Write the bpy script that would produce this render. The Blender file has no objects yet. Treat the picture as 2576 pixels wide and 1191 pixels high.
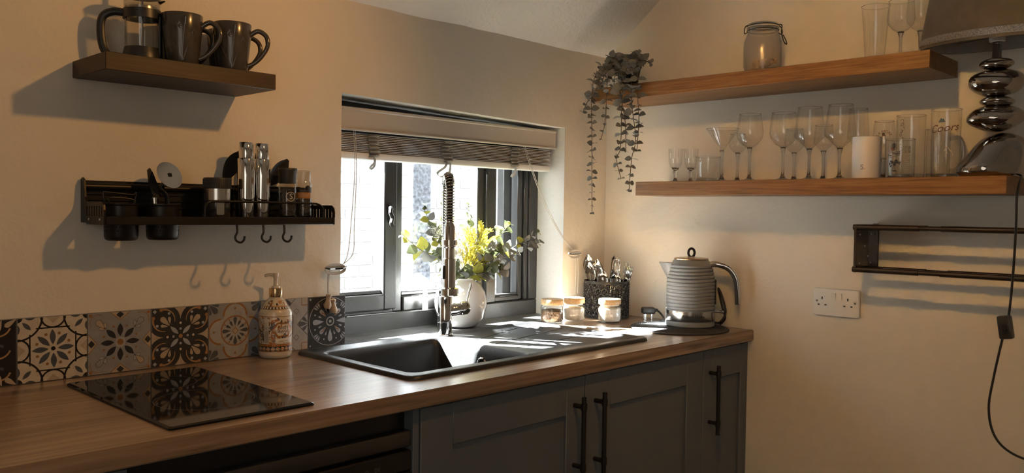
import bpy, bmesh, math, random
from mathutils import Vector, Matrix, noise

SC = bpy.context.scene
COL = SC.collection
PI = math.pi
ZC = 0.91                       # worktop height above the floor

# ------------------------------------------------------------------ camera
cam_d = bpy.data.cameras.new('camera'); cam = bpy.data.objects.new('camera', cam_d); COL.objects.link(cam)
cam_d.sensor_fit = 'HORIZONTAL'; cam_d.sensor_width = 36.0; cam_d.lens = 29.645
cam_d.clip_start = 0.02; cam_d.clip_end = 200
yaw, pitch, roll = 0.7994, -0.0301, 0.0140
fw = Vector((math.sin(yaw)*math.cos(pitch), math.cos(yaw)*math.cos(pitch), math.sin(pitch)))
r0 = Vector((math.cos(yaw), -math.sin(yaw), 0)); u0 = r0.cross(fw)
rt = r0*math.cos(roll) + u0*math.sin(roll); up = -r0*math.sin(roll) + u0*math.cos(roll)
M = Matrix((rt, up, -fw)).transposed().to_4x4(); M.translation = Vector((-2.6069, -2.0306, 0.3895+ZC))
cam.matrix_world = M
SC.camera = cam

# ------------------------------------------------------------------ world, sun, lamps, exposure
SC.view_settings.view_transform = 'Standard'; SC.view_settings.look = 'None'
SC.view_settings.gamma = 1.0; SC.view_settings.exposure = 0.0; SC.view_settings.use_curve_mapping = False
W = bpy.data.worlds.new('world'); SC.world = W; W.use_nodes = True
bg = W.node_tree.nodes['Background']; bg.inputs[0].default_value = (0.86, 0.93, 1.0, 1); bg.inputs[1].default_value = 6.5

def light(name, kind, loc, energy, color, **kw):
    d = bpy.data.lights.new(name, kind); d.energy = energy; d.color = color
    for k, v in kw.items(): setattr(d, k, v)
    o = bpy.data.objects.new(name, d); COL.objects.link(o); o.location = loc
    return o
sun = light('sun', 'SUN', (0, 3, 5), 350.0, (0.95, 0.98, 1.0), angle=math.radians(0.7))
sun.rotation_euler = Vector((0.50, -1.0, -0.92)).to_track_quat('-Z', 'Y').to_euler()
# warm two-headed ceiling spotlight behind the frame: one head on the left wall, one on the right wall
for nm, e_, aim, sz in (('spot_head', 22.5, (-2.25, 0.0, 0.45), 120), ('spot_head', 30.0, (0.0, -1.15, 0.15), 118)):
    lp = light(nm, 'SPOT', (-1.307, -1.231, 1.153+ZC), e_, (1.0, 0.48, 0.13), shadow_soft_size=0.028, spot_size=math.radians(sz), spot_blend=0.75)
    lp.rotation_euler = (Vector((aim[0], aim[1], aim[2]+ZC))-lp.location).to_track_quat('-Z', 'Y').to_euler()
room_fill = light('fill_light_behind', 'AREA', (-3.55, -2.5, 1.45), 7.5, (1.0, 0.92, 0.80), shape='RECTANGLE', size=1.3, size_y=1.4)  # unseen area light added behind the camera to lift the shadows
room_fill.rotation_euler = Vector((1.0, 0.62, -0.12)).to_track_quat('-Z', 'Z').to_euler()

# ------------------------------------------------------------------ materials
def mat(name, col, rough=0.5, metal=0.0, spec=0.5, bump=None, var=None, coat=0.0, alpha=None):
    """bump=(scale,strength)  var=(scale,amount) mottles the colour"""
    m = bpy.data.materials.new(name); m.use_nodes = True
    nt = m.node_tree; b = nt.nodes['Principled BSDF']
    b.inputs['Base Color'].default_value = (*col, 1); b.inputs['Roughness'].default_value = rough
    b.inputs['Metallic'].default_value = metal; b.inputs['Specular IOR Level'].default_value = spec
    b.inputs['Coat Weight'].default_value = coat
    if bump or var:
        tc = nt.nodes.new('ShaderNodeTexCoord')
    if var:
        n = nt.nodes.new('ShaderNodeTexNoise'); n.inputs['Scale'].default_value = var[0]; n.inputs['Detail'].default_value = 5
        nt.links.new(tc.outputs['Object'], n.inputs['Vector'])
        rmp = nt.nodes.new('ShaderNodeValToRGB')
        a = var[1]
        rmp.color_ramp.elements[0].position = 0.3; rmp.color_ramp.elements[1].position = 0.7
        rmp.color_ramp.elements[0].color = (*[c*(1-a) for c in col], 1)
        rmp.color_ramp.elements[1].color = (*[min(1, c*(1+a)) for c in col], 1)
        nt.links.new(n.outputs['Fac'], rmp.inputs['Fac']); nt.links.new(rmp.outputs['Color'], b.inputs['Base Color'])
    if bump:
        n = nt.nodes.new('ShaderNodeTexNoise'); n.inputs['Scale'].default_value = bump[0]; n.inputs['Detail'].default_value = 6
        nt.links.new(tc.outputs['Object'], n.inputs['Vector'])
        bp = nt.nodes.new('ShaderNodeBump'); bp.inputs['Strength'].default_value = bump[1]; bp.inputs['Distance'].default_value = 0.004
        nt.links.new(n.outputs['Fac'], bp.inputs['Height']); nt.links.new(bp.outputs['Normal'], b.inputs['Normal'])
    return m

def wood(name, dark, mid, lite, axis=0, rough=0.45, scale=1.0, knots=False, bump=0.12):
    m = bpy.data.materials.new(name); m.use_nodes = True
    nt = m.node_tree; b = nt.nodes['Principled BSDF']; b.inputs['Roughness'].default_value = rough
    tc = nt.nodes.new('ShaderNodeTexCoord'); mp = nt.nodes.new('ShaderNodeMapping')
    s = [30*scale]*3; s[axis] = 1.3*scale; mp.inputs['Scale'].default_value = s
    nt.links.new(tc.outputs['Object'], mp.inputs['Vector'])
    n1 = nt.nodes.new('ShaderNodeTexNoise'); n1.inputs['Scale'].default_value = 1.0; n1.inputs['Detail'].default_value = 8; n1.inputs['Roughness'].default_value = 0.62
    n1.inputs['Distortion'].default_value = 0.6
    nt.links.new(mp.outputs[0], n1.inputs['Vector'])
    mp2 = nt.nodes.new('ShaderNodeMapping'); s = [150*scale]*3; s[axis] = 5*scale; mp2.inputs['Scale'].default_value = s
    nt.links.new(tc.outputs['Object'], mp2.inputs['Vector'])
    n2 = nt.nodes.new('ShaderNodeTexNoise'); n2.inputs['Scale'].default_value = 1.0; n2.inputs['Detail'].default_value = 3
    nt.links.new(mp2.outputs[0], n2.inputs['Vector'])
    mx = nt.nodes.new('ShaderNodeMath'); mx.operation = 'MULTIPLY_ADD'; mx.inputs[1].default_value = 0.45
    nt.links.new(n2.outputs['Fac'], mx.inputs[0])
    m2 = nt.nodes.new('ShaderNodeMath'); m2.operation = 'MULTIPLY'; m2.inputs[1].default_value = 0.6
    nt.links.new(n1.outputs['Fac'], m2.inputs[0]); nt.links.new(m2.outputs[0], mx.inputs[2])
    rp = nt.nodes.new('ShaderNodeValToRGB'); e = rp.color_ramp.elements
    e[0].position = 0.38; e[0].color = (*dark, 1); e[1].position = 0.66; e[1].color = (*lite, 1)
    k = e.new(0.52); k.color = (*mid, 1)
    nt.links.new(mx.outputs[0], rp.inputs['Fac'])
    out = rp.outputs['Color']
    if knots:                                    # scattered darker cracks of the rustic board
        mp3 = nt.nodes.new('ShaderNodeMapping'); s = [9]*3; s[axis] = 1.0; mp3.inputs['Scale'].default_value = s
        nt.links.new(tc.outputs['Object'], mp3.inputs['Vector'])
        n3 = nt.nodes.new('ShaderNodeTexNoise'); n3.inputs['Scale'].default_value = 1.4; n3.inputs['Detail'].default_value = 7; n3.inputs['Distortion'].default_value = 1.2
        nt.links.new(mp3.outputs[0], n3.inputs['Vector'])
        r3 = nt.nodes.new('ShaderNodeValToRGB'); r3.color_ramp.elements[0].position = 0.33; r3.color_ramp.elements[1].position = 0.45
        r3.color_ramp.elements[0].color = (.45, .42, .40, 1); r3.color_ramp.elements[1].color = (1, 1, 1, 1)
        nt.links.new(n3.outputs['Fac'], r3.inputs['Fac'])
        mm = nt.nodes.new('ShaderNodeMix'); mm.data_type = 'RGBA'; mm.blend_type = 'MULTIPLY'; mm.inputs[0].default_value = 1.0
        nt.links.new(out, mm.inputs[6]); nt.links.new(r3.outputs['Color'], mm.inputs[7]); out = mm.outputs[2]
    nt.links.new(out, b.inputs['Base Color'])
    bp = nt.nodes.new('ShaderNodeBump'); bp.inputs['Strength'].default_value = bump; bp.inputs['Distance'].default_value = 0.002
    nt.links.new(mx.outputs[0], bp.inputs['Height']); nt.links.new(bp.outputs['Normal'], b.inputs['Normal'])
    return m

def plaster(name, col, fine=0.35):
    m = bpy.data.materials.new(name); m.use_nodes = True
    nt = m.node_tree; b = nt.nodes['Principled BSDF']; b.inputs['Roughness'].default_value = 0.62; b.inputs['Specular IOR Level'].default_value = 0.35
    tc = nt.nodes.new('ShaderNodeTexCoord')
    n = nt.nodes.new('ShaderNodeTexNoise'); n.inputs['Scale'].default_value = 3.0; n.inputs['Detail'].default_value = 6
    nt.links.new(tc.outputs['Object'], n.inputs['Vector'])
    rp = nt.nodes.new('ShaderNodeValToRGB'); e = rp.color_ramp.elements
    e[0].position = 0.32; e[0].color = (*[c*0.92 for c in col], 1); e[1].position = 0.68; e[1].color = (*col, 1)
    nt.links.new(n.outputs['Fac'], rp.inputs['Fac']); nt.links.new(rp.outputs['Color'], b.inputs['Base Color'])
    a = nt.nodes.new('ShaderNodeTexNoise'); a.inputs['Scale'].default_value = 14; a.inputs['Detail'].default_value = 4
    c = nt.nodes.new('ShaderNodeTexNoise'); c.inputs['Scale'].default_value = 95; c.inputs['Detail'].default_value = 5
    for q in (a, c): nt.links.new(tc.outputs['Object'], q.inputs['Vector'])
    b1 = nt.nodes.new('ShaderNodeBump'); b1.inputs['Strength'].default_value = 0.5; b1.inputs['Distance'].default_value = 0.008
    b2 = nt.nodes.new('ShaderNodeBump'); b2.inputs['Strength'].default_value = fine; b2.inputs['Distance'].default_value = 0.002
    nt.links.new(a.outputs['Fac'], b1.inputs['Height']); nt.links.new(c.outputs['Fac'], b2.inputs['Height'])
    nt.links.new(b1.outputs['Normal'], b2.inputs['Normal']); nt.links.new(b2.outputs['Normal'], b.inputs['Normal'])
    return m

def thin_glass(name, tint=(1, 1, 1), refl=1.0, rough=0.0, haze=0.0):
    """thin sheet of glass: clear with a Fresnel reflection, optionally a little frosted haze"""
    m = bpy.data.materials.new(name); m.use_nodes = True
    nt = m.node_tree; nt.nodes.clear()
    o = nt.nodes.new('ShaderNodeOutputMaterial'); t = nt.nodes.new('ShaderNodeBsdfTransparent'); g = nt.nodes.new('ShaderNodeBsdfGlossy')
    t.inputs[0].default_value = (*tint, 1); g.inputs['Roughness'].default_value = rough
    f = nt.nodes.new('ShaderNodeLayerWeight'); f.inputs['Blend'].default_value = 0.5
    pw = nt.nodes.new('ShaderNodeMath'); pw.operation = 'POWER'; pw.inputs[1].default_value = 4.2
    nt.links.new(f.outputs['Facing'], pw.inputs[0])
    mu = nt.nodes.new('ShaderNodeMath'); mu.operation = 'MULTIPLY_ADD'; mu.inputs[1].default_value = 0.8*refl; mu.inputs[2].default_value = 0.04*refl; mu.use_clamp = True
    nt.links.new(pw.outputs[0], mu.inputs[0])
    mx = nt.nodes.new('ShaderNodeMixShader'); nt.links.new(mu.outputs[0], mx.inputs[0])
    base = t.outputs[0]
    if haze:
        d = nt.nodes.new('ShaderNodeBsdfTranslucent'); d.inputs[0].default_value = (*tint, 1)
        d2 = nt.nodes.new('ShaderNodeBsdfDiffuse'); d2.inputs[0].default_value = (*tint, 1)
        dm = nt.nodes.new('ShaderNodeMixShader'); nt.links.new(d.outputs[0], dm.inputs[1]); nt.links.new(d2.outputs[0], dm.inputs[2])
        hm = nt.nodes.new('ShaderNodeMixShader'); hm.inputs[0].default_value = haze
        nt.links.new(t.outputs[0], hm.inputs[1]); nt.links.new(dm.outputs[0], hm.inputs[2]); base = hm.outputs[0]
    nt.links.new(base, mx.inputs[1]); nt.links.new(g.outputs[0], mx.inputs[2]); nt.links.new(mx.outputs[0], o.inputs[0])
    return m

def solid_glass(name, col=(1, 1, 1), rough=0.0):
    m = bpy.data.materials.new(name); m.use_nodes = True
    nt = m.node_tree; nt.nodes.clear()
    o = nt.nodes.new('ShaderNodeOutputMaterial'); g = nt.nodes.new('ShaderNodeBsdfGlass'); g.inputs['IOR'].default_value = 1.48
    g.inputs[0].default_value = (*col, 1); g.inputs['Roughness'].default_value = rough
    nt.links.new(g.outputs[0], o.inputs[0])
    return m

MT = {}
MT['wall'] = plaster('cream_plaster', (0.77, 0.715, 0.62))
MT['reveal'] = plaster('white_painted_reveal', (0.68, 0.675, 0.655), 0.6)
MT['ceil'] = plaster('white_ceiling_plaster', (0.89, 0.88, 0.85), 0.9)
MT['floor'] = wood('floor_boards', (.05, .03, .02), (.10, .06, .035), (.16, .10, .06), 0)
MT['worktop'] = wood('rustic_oak_worktop', (.15, .095, .053), (.295, .198, .122), (.42, .30, .205), 0, 0.30, 0.6, True)
_b = MT['worktop'].node_tree.nodes['Principled BSDF']; _b.inputs['Coat Weight'].default_value = 0.6; _b.inputs['Coat Roughness'].default_value = 0.24
MT['darkwood'] = wood('dark_stained_shelf', (.010, .0042, .0018), (.027, .0112, .0042), (.056, .024, .0085), 0, 0.5, 1.3)
MT['oak'] = wood('oak_shelf', (.13, .055, .014), (.225, .105, .030), (.30, .155, .052), 1, 0.45, 1.9)
MT['greycab'] = mat('grey_painted_cabinet', (.118, .138, .158), .42, bump=(140, .05))
MT['blackmetal'] = mat('black_metal', (.016, .015, .0145), .42, 0.3)
MT['blackplastic'] = mat('black_plastic', (.018, .018, .018), .38)
MT['rackmetal'] = mat('rack_black_aluminium', (.026, .023, .021), .38, 0.65)
MT['appliance'] = mat('black_appliance', (.012, .011, .0105), .33)
MT['applianceedge'] = mat('black_appliance_edge', (.028, .026, .024), .4)
MT['icon'] = mat('grey_icon_print', (.20, .19, .18), .6)
MT['sink'] = mat('black_composite_sink', (.019, .019, .0195), .32, bump=(420, .22))
MT['groove'] = mat('sink_groove', (.008, .008, .008), .6)
MT['hob'] = mat('black_hob_glass', (.006, .006, .0065), .045, spec=0.28)
MT['frame'] = mat('charcoal_window_paint', (.019, .0185, .018), .36, bump=(60, .15))
MT['pane'] = thin_glass('window_glass', (.98, .99, .98))
MT['slate'] = mat('dark_slate_sill', (.075, .073, .07), .28, bump=(38, .5), var=(16, .5))
MT['chrome'] = mat('chrome', (.80, .79, .77), .06, 1.0)
MT['steel'] = mat('brushed_steel', (.62, .60, .57), .22, 1.0)
MT['whiteplastic'] = mat('white_plastic', (.74, .73, .70), .34)
MT['hole'] = mat('socket_hole', (.03, .028, .025), .6)
MT['brick'] = mat('pale_painted_brick', (.275, .268, .257), .8, bump=(60, .5), var=(5, .10))
MT['mortar'] = mat('pale_mortar', (.258, .251, .24), .9)
MT['facade'] = mat('dark_facade_render', (.10, .095, .09), .9)
MT['paving'] = mat('pale_paving', (.40, .39, .37), .8, var=(3, .2))
MT['post'] = mat('galvanised_post', (.09, .10, .125), .55, .2, var=(70, .8))
MT['darkpost'] = mat('dark_timber_post', (.018, .018, .019), .6, var=(20, .2))
MT['blind'] = mat('taupe_blind', (.50, .455, .40), .45)
MT['blindslat'] = mat('taupe_slat', (.40, .37, .335), .45)
MT['tape'] = mat('ladder_tape', (.46, .43, .39), .8)
MT['blindwhite'] = mat('white_bottom_rail', (.80, .79, .76), .5)
MT['cord'] = mat('pale_cord', (.50, .47, .43), .8)

# ------------------------------------------------------------------ mesh helpers
def box(bm, lo, hi, bev=0.0, seg=1):
    lo = Vector(lo); hi = Vector(hi)
    r = bmesh.ops.create_cube(bm, size=1.0, matrix=Matrix.Translation((lo+hi)/2) @ Matrix.Diagonal((*(hi-lo), 1)))
    if bev:
        vs = set(r['verts']); es = [e for e in bm.edges if e.verts[0] in vs and e.verts[1] in vs]
        bmesh.ops.bevel(bm, geom=es, offset=bev, segments=seg, affect='EDGES', profile=0.5)
    return bm

def lathe(bm, prof, seg=32, c=(0, 0, 0), sx=1.0, sy=1.0, cap=True, rot=None):
    c = Vector(c); rings = []
    for r, z in prof:
        if r < 1e-6:
            p = Vector((0, 0, z)); p = (rot @ p if rot else p); rings.append([bm.verts.new(c+p)])
        else:
            ring = []
            for i in range(seg):
                a = 2*PI*i/seg; p = Vector((r*math.cos(a)*sx, r*math.sin(a)*sy, z)); p = (rot @ p if rot else p)
                ring.append(bm.verts.new(c+p))
            rings.append(ring)
    for a, b in zip(rings, rings[1:]):
        for i in range(seg):
            j = (i+1) % seg
            if len(a) == 1 and len(b) == 1: break
            if len(a) == 1: f = (a[0], b[j], b[i])
            elif len(b) == 1: f = (a[i], a[j], b[0])
            else: f = (a[i], a[j], b[j], b[i])
            try: bm.faces.new(f)
            except ValueError: pass
    if cap:
        for rg, fl in ((rings[0], True), (rings[-1], False)):
            if len(rg) > 2:
                bm.faces.new(rg[::-1] if fl else rg)
    return bm

def tube(bm, pts, r, seg=8, closed=False, cap=True, flat=1.0):
    pts = [Vector(p) for p in pts]; n = len(pts)
    rs = [r]*n if not hasattr(r, '__len__') else list(r)
    tang = []
    for i in range(n):
        a = pts[(i-1) % n] if (closed or i > 0) else pts[i]; b = pts[(i+1) % n] if (closed or i < n-1) else pts[i]
        t = (b-a); tang.append(t.normalized() if t.length > 1e-9 else Vector((0, 0, 1)))
    ref = Vector((0, 0, 1)) if abs(tang[0].z) < 0.9 else Vector((1, 0, 0))
    nrm = tang[0].cross(ref).normalized(); rings = []
    for i in range(n):
        if i: nrm = (nrm - tang[i]*nrm.dot(tang[i]));
        if nrm.length < 1e-6: nrm = tang[i].orthogonal()
        nrm.normalize(); bn = tang[i].cross(nrm)
        rings.append([bm.verts.new(pts[i] + (nrm*math.cos(2*PI*k/seg) + bn*math.sin(2*PI*k/seg)*flat)*rs[i]) for k in range(seg)])
    prs = list(zip(rings, rings[1:])) + ([(rings[-1], rings[0])] if closed else [])
    for a, b in prs:
        for k in range(seg):
            j = (k+1) % seg; bm.faces.new((a[k], a[j], b[j], b[k]))
    if cap and not closed:
        bm.faces.new(rings[0][::-1]); bm.faces.new(rings[-1])
    return bm

def cr(P, n=8, closed=False):
    """Catmull-Rom through the points"""
    P = [Vector(p) for p in P]; out = []; m = len(P)
    rng = range(m if closed else m-1)
    for i in rng:
        g = (lambda k: P[k % m]) if closed else (lambda k: P[max(0, min(m-1, k))])
        a, b, c, d = g(i-1), g(i), g(i+1), g(i+2)
        for k in range(n):
            t = k/n; out.append(0.5*((2*b) + (c-a)*t + (2*a-5*b+4*c-d)*t*t + (3*b-a-3*c+d)*t**3))
    if not closed: out.append(P[-1])
    return out

def prism(bm, outline, t0, t1, plane='XZ'):
    """extrude a 2-D outline; plane XZ extrudes along Y, XY along Z, YZ along X"""
    mk = {'XZ': lambda a, b, t: (a, t, b), 'XY': lambda a, b, t: (a, b, t), 'YZ': lambda a, b, t: (t, a, b)}[plane]
    A = [bm.verts.new(mk(a, b, t0)) for a, b in outline]; B = [bm.verts.new(mk(a, b, t1)) for a, b in outline]
    bm.faces.new(A[::-1]); bm.faces.new(B); n = len(A)
    for i in range(n): bm.faces.new((A[i], A[(i+1) % n], B[(i+1) % n], B[i]))
    return bm

def ball(bm, c, r, seg=16, rings=10, rot=None):
    rx, ry, rz = (r, r, r) if not hasattr(r, '__len__') else r
    mtx = Matrix.Translation(Vector(c)) @ (rot.to_4x4() if rot else Matrix.Identity(4)) @ Matrix.Diagonal((rx, ry, rz, 1))
    bmesh.ops.create_uvsphere(bm, u_segments=seg, v_segments=rings, radius=1.0, matrix=mtx)
    return bm

def rrect(x0, x1, y0, y1, r, n=5):
    pts = []
    for cx, cy, a0 in ((x1-r, y1-r, 0), (x0+r, y1-r, PI/2), (x0+r, y0+r, PI), (x1-r, y0+r, 3*PI/2)):
        for k in range(n+1):
            a = a0+PI/2*k/n; pts.append((cx+r*math.cos(a), cy+r*math.sin(a)))
    return pts

def loops(bm, rings, cap0=False, cap1=False):
    R = [[bm.verts.new(p) for p in rg] for rg in rings]
    for a, b in zip(R, R[1:]):
        n = len(a)
        for i in range(n): bm.faces.new((a[i], a[(i+1) % n], b[(i+1) % n], b[i]))
    if cap0: bm.faces.new(R[0][::-1])
    if cap1: bm.faces.new(R[-1])
    return bm

NB = bmesh.new
def obj(name, bm, m, parent=None, loc=None, smooth=True, ang=40, fix=True):
    if fix: bmesh.ops.recalc_face_normals(bm, faces=bm.faces)
    me = bpy.data.meshes.new(name); bm.to_mesh(me); bm.free()
    for k in (m if isinstance(m, (list, tuple)) else [m]): me.materials.append(MT[k] if isinstance(k, str) else k)
    if smooth:
        me.polygons.foreach_set('use_smooth', [True]*len(me.polygons)); me.set_sharp_from_angle(angle=math.radians(ang))
    o = bpy.data.objects.new(name, me); COL.objects.link(o)
    if parent: o.parent = parent
    if loc is not None: o.location = loc
    return o

def tag(o, label, cat, group=None):
    o['label'] = label; o['category'] = cat
    if group: o['group'] = group
    return o
def thing(name, label, cat, loc, rz=0.0, group=None):
    o = bpy.data.objects.new(name, None); o.empty_display_size = 0.02; COL.objects.link(o)
    o.location = (loc[0], loc[1], loc[2]+ZC); o.rotation_euler = (0, 0, rz)
    return tag(o, label, cat, group)
def struct(name, bm, m, **k):
    o = obj(name, bm, m, **k); o['kind'] = 'structure'; return o
def copy_tree(o, parent=None):
    c = o.copy(); COL.objects.link(c); c.parent = parent
    for ch in list(o.children): copy_tree(ch, c)
    return c

def text_mesh(s, size, depth=0.0):
    """flat lettering in the XZ-like local plane: returns (verts 2-D, faces)"""
    cu = bpy.data.curves.new('lettering', 'FONT'); cu.body = s; cu.size = size; cu.align_x = 'CENTER'; cu.align_y = 'CENTER'; cu.resolution_u = 3
    o = bpy.data.objects.new('lettering', cu); COL.objects.link(o)
    bpy.context.view_layer.update()
    me = o.to_mesh(); vs = [(v.co.x, v.co.y) for v in me.vertices]; fs = [tuple(p.vertices) for p in me.polygons]
    o.to_mesh_clear(); bpy.data.objects.remove(o); bpy.data.curves.remove(cu)
    return vs, fs

# 2-D print shapes: lists of points
def p_disc(cx, cy, r, n=14): return [(cx+r*math.cos(2*PI*k/n), cy+r*math.sin(2*PI*k/n)) for k in range(n)]
def _pl(cx, cy, ang, pts):
    c, s = math.cos(ang), math.sin(ang); return [(cx+c*x-s*y, cy+s*x+c*y) for x, y in pts]
def p_petal(cx, cy, ang, L, w, n=7):          # pointed at both ends, starts at (cx,cy)
    up_ = [(L*k/n, w*math.sin(PI*k/n)**0.9) for k in range(1, n)]
    return _pl(cx, cy, ang, [(0, 0)] + [(x, -y) for x, y in up_] + [(L, 0)] + up_[::-1])
def p_drop(cx, cy, ang, L, w, n=9):            # pointed at the start, round at the far end
    w *= 1.45
    f = lambda t: w*math.sqrt(max(0, t))*math.sqrt(max(0, 1-t**3.2))*1.12*(t**0.5)
    up_ = [(L*k/n, f(k/n)) for k in range(1, n)]
    return _pl(cx, cy, ang, [(0, 0)] + [(x, -y) for x, y in up_] + [(L, 0)] + up_[::-1])
def p_dia(cx, cy, a, b): return [(cx-a, cy), (cx, cy-b), (cx+a, cy), (cx, cy+b)]
def p_rect(x0, y0, x1, y1): return [(x0, y0), (x1, y0), (x1, y1), (x0, y1)]
def p_line(x0, y0, x1, y1, w):
    dx, dy = x1-x0, y1-y0; l = math.hypot(dx, dy); nx, ny = -dy/l*w/2, dx/l*w/2
    return [(x0+nx, y0+ny), (x0-nx, y0-ny), (x1-nx, y1-ny), (x1+nx, y1+ny)]
def p_arc(cx, cy, r, w, a0, a1, n=14, w1=None):   # list of quads
    q = []; w1 = w if w1 is None else w1
    for k in range(n):
        t0, t1 = k/n, (k+1)/n; A, B = math.radians(a0+(a1-a0)*t0), math.radians(a0+(a1-a0)*t1)
        wa, wb = w+(w1-w)*t0, w+(w1-w)*t1
        q.append([(cx+(r-wa/2)*math.cos(A), cy+(r-wa/2)*math.sin(A)), (cx+(r+wa/2)*math.cos(A), cy+(r+wa/2)*math.sin(A)),
                  (cx+(r+wb/2)*math.cos(B), cy+(r+wb/2)*math.sin(B)), (cx+(r-wb/2)*math.cos(B), cy+(r-wb/2)*math.sin(B))])
    return q
def p_ol(poly, w):                               # outline of a polygon as line quads
    return [p_line(*poly[i], *poly[(i+1) % len(poly)], w) for i in range(len(poly)) if math.hypot(poly[i][0]-poly[(i+1) % len(poly)][0], poly[i][1]-poly[(i+1) % len(poly)][1]) > 1e-6]
def clip(poly, x0, x1, y0, y1):
    for ax, lim, sg in ((0, x0, 1), (0, x1, -1), (1, y0, 1), (1, y1, -1)):
        out = []; n = len(poly)
        for i in range(n):
            a, b = poly[i], poly[(i+1) % n]; da, db = sg*(a[ax]-lim), sg*(b[ax]-lim)
            if da >= 0: out.append(a)
            if (da >= 0) != (db >= 0):
                t = da/(da-db); out.append((a[0]+(b[0]-a[0])*t, a[1]+(b[1]-a[1])*t))
        poly = out
        if len(poly) < 3: return []
    return poly
def print_mesh(name, shapes, mapf, mats, parent, rect=None):
    """shapes: list of (material index, polygon or list of polygons); mapf(x,y,layer)->3-D"""
    bm = NB()
    for L, it in enumerate(shapes):
        mi, sh = it[0], it[1]
        if len(it) > 2: L = it[2]
        for poly in (sh if isinstance(sh[0], list) else [sh]):
            if rect: poly = clip(poly, *rect)
            if len(poly) < 3: continue
            vs = [bm.verts.new(mapf(x, y, L+1)) for x, y in poly]
            try: f = bm.faces.new(vs); f.material_index = mi
            except ValueError: pass
    return obj(name, bm, mats, parent, smooth=False, fix=False)

# ================================================================== the room
def nz(x, y, s=1.0): return noise.noise(Vector((x*s, y*s, 3.7)))
XL, YF = -3.8, -3.4
OX0, OX1, OZ0, OZ1 = -1.222, -0.247, 0.0, 0.712        # window opening (counter-relative z)
def lint(x): return 0.7195 - 0.022*(x-OX0)/(OX1-OX0)
def steps(vals, st):
    out = []
    for a, b in zip(vals, vals[1:]):
        n = max(1, round((b-a)/st)); out += [a+(b-a)*k/n for k in range(n)]
    return out+[vals[-1]]
# back wall with its window opening
xs = steps([XL, OX0, OX1, 0.0], 0.045); zs = steps([-ZC, OZ0, OZ1, 1.02], 0.045)
bm = NB(); V = {}
def wv(i, j):
    if (i, j) not in V:
        x, z = xs[i], zs[j]
        if abs(z-OZ1) < 1e-6: z = lint(min(max(x, OX0), OX1))
        d = 0.004*nz(x, z, 2.3) + 0.0015*nz(x, z, 9)
        edge = (OX0-1e-6 <= x <= OX1+1e-6) and (z <= 0.73)
        if edge and (abs(x-OX1) < 1e-6 or abs(x-OX0) < 1e-6): x += 0.004*nz(z, 0.3, 6)
        rim = OX0-1e-6 <= xs[i] <= OX1+1e-6 and zs[j] <= OZ1+1e-6
        V[i, j] = bm.verts.new((x, 0.0 if (rim or xs[i] > -0.02) else -abs(d), z+ZC))
    return V[i, j]
for i in range(len(xs)-1):
    for j in range(len(zs)-1):
        cx, cz = (xs[i]+xs[i+1])/2, (zs[j]+zs[j+1])/2
        if OX0 < cx < OX1 and OZ0 < cz < OZ1: continue
        bm.faces.new((wv(i, j), wv(i+1, j), wv(i+1, j+1), wv(i, j+1)))
wall_back = struct('wall_back', bm, 'wall', ang=60)
bm = NB()                                               # masonry thickness around the opening
box(bm, (XL, .012, .735+ZC), (.25, .21, 1.10+ZC)); box(bm, (XL, .012, 0), (OX0-.02, .21, .735+ZC)); box(bm, (OX1+.02, .012, 0), (.25, .21, .735+ZC)); box(bm, (OX0-.02, .012, 0), (OX1+.02, .21, ZC-.05))
obj('masonry', bm, 'facade', wall_back, smooth=False)
# plastered reveals of the opening
bm = NB()
def strip(pa, pb, n=16, dep=0.21, m=6, ax=0):
    g = []
    for i in range(n+1):
        t = i/n; p = Vector(pa).lerp(Vector(pb), t); row = []
        for k in range(m+1):
            y = dep*k/m; off = 0.003*nz(t*3+ax*5, y*9, 3) if 0 < k else 0.0
            row.append(bm.verts.new((p.x+(off if ax == 0 else 0), p.y+y, p.z+ZC+(off if ax == 1 else 0))))
        g.append(row)
    for i in range(n):
        for k in range(m): bm.faces.new((g[i][k], g[i+1][k], g[i+1][k+1], g[i][k+1]))
strip((OX1, 0, -0.05), (OX1, 0, lint(OX1)), ax=0); strip((OX0, 0, -0.05), (OX0, 0, lint(OX0)), ax=0)
strip((OX0, 0, lint(OX0)), (OX1, 0, lint(OX1)), ax=1)
struct('trim_1', bm, 'reveal', ang=60)
# right wall, floor, far walls, ceiling
bm = NB(); ys = steps([YF, 0.0], 0.06); zz = steps([-ZC, 2.0], 0.06); g = []
for y in ys: g.append([bm.verts.new((0.0 if (y > -0.03) else abs(0.004*nz(y, z, 2.1)+0.0015*nz(y, z, 8)), y, z+ZC)) for z in zz])
for i in range(len(ys)-1):
    for j in range(len(zz)-1): bm.faces.new((g[i][j], g[i+1][j], g[i+1][j+1], g[i][j+1]))
struct('wall_right', bm, 'wall', ang=60)
bm = NB(); box(bm, (XL-0.1, YF, 0), (XL, 0.0, 3)); struct('wall_left', bm, 'wall', smooth=False)
bm = NB(); box(bm, (XL, YF-0.1, 0), (0, YF, 3)); struct('wall_front', bm, 'wall', smooth=False)
bm = NB(); box(bm, (XL, YF, -0.1), (0, 0, 0)); struct('floor', bm, 'floor', smooth=False)
bm = NB(); xs2 = steps([XL, 0.02], 0.06); prof = []
for k in range(41):                                     # sloping cottage ceiling, then flat
    t = k/40
    if t < 0.5: y = 0.03-0.985*t/0.5; prof.append((y, 0.985-0.80*min(0, y-0.0)-0.80*max(0, y) if y <= 0 else 0.985-0.8*y))
    else: y = -0.955+(YF+0.955)*(t-0.5)/0.5; prof.append((y, 1.749))
g = [[bm.verts.new((x, y, z+ZC+0.007*nz(x, y, 1.7)+0.003*nz(x, y, 7))) for y, z in prof] for x in xs2]
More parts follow.
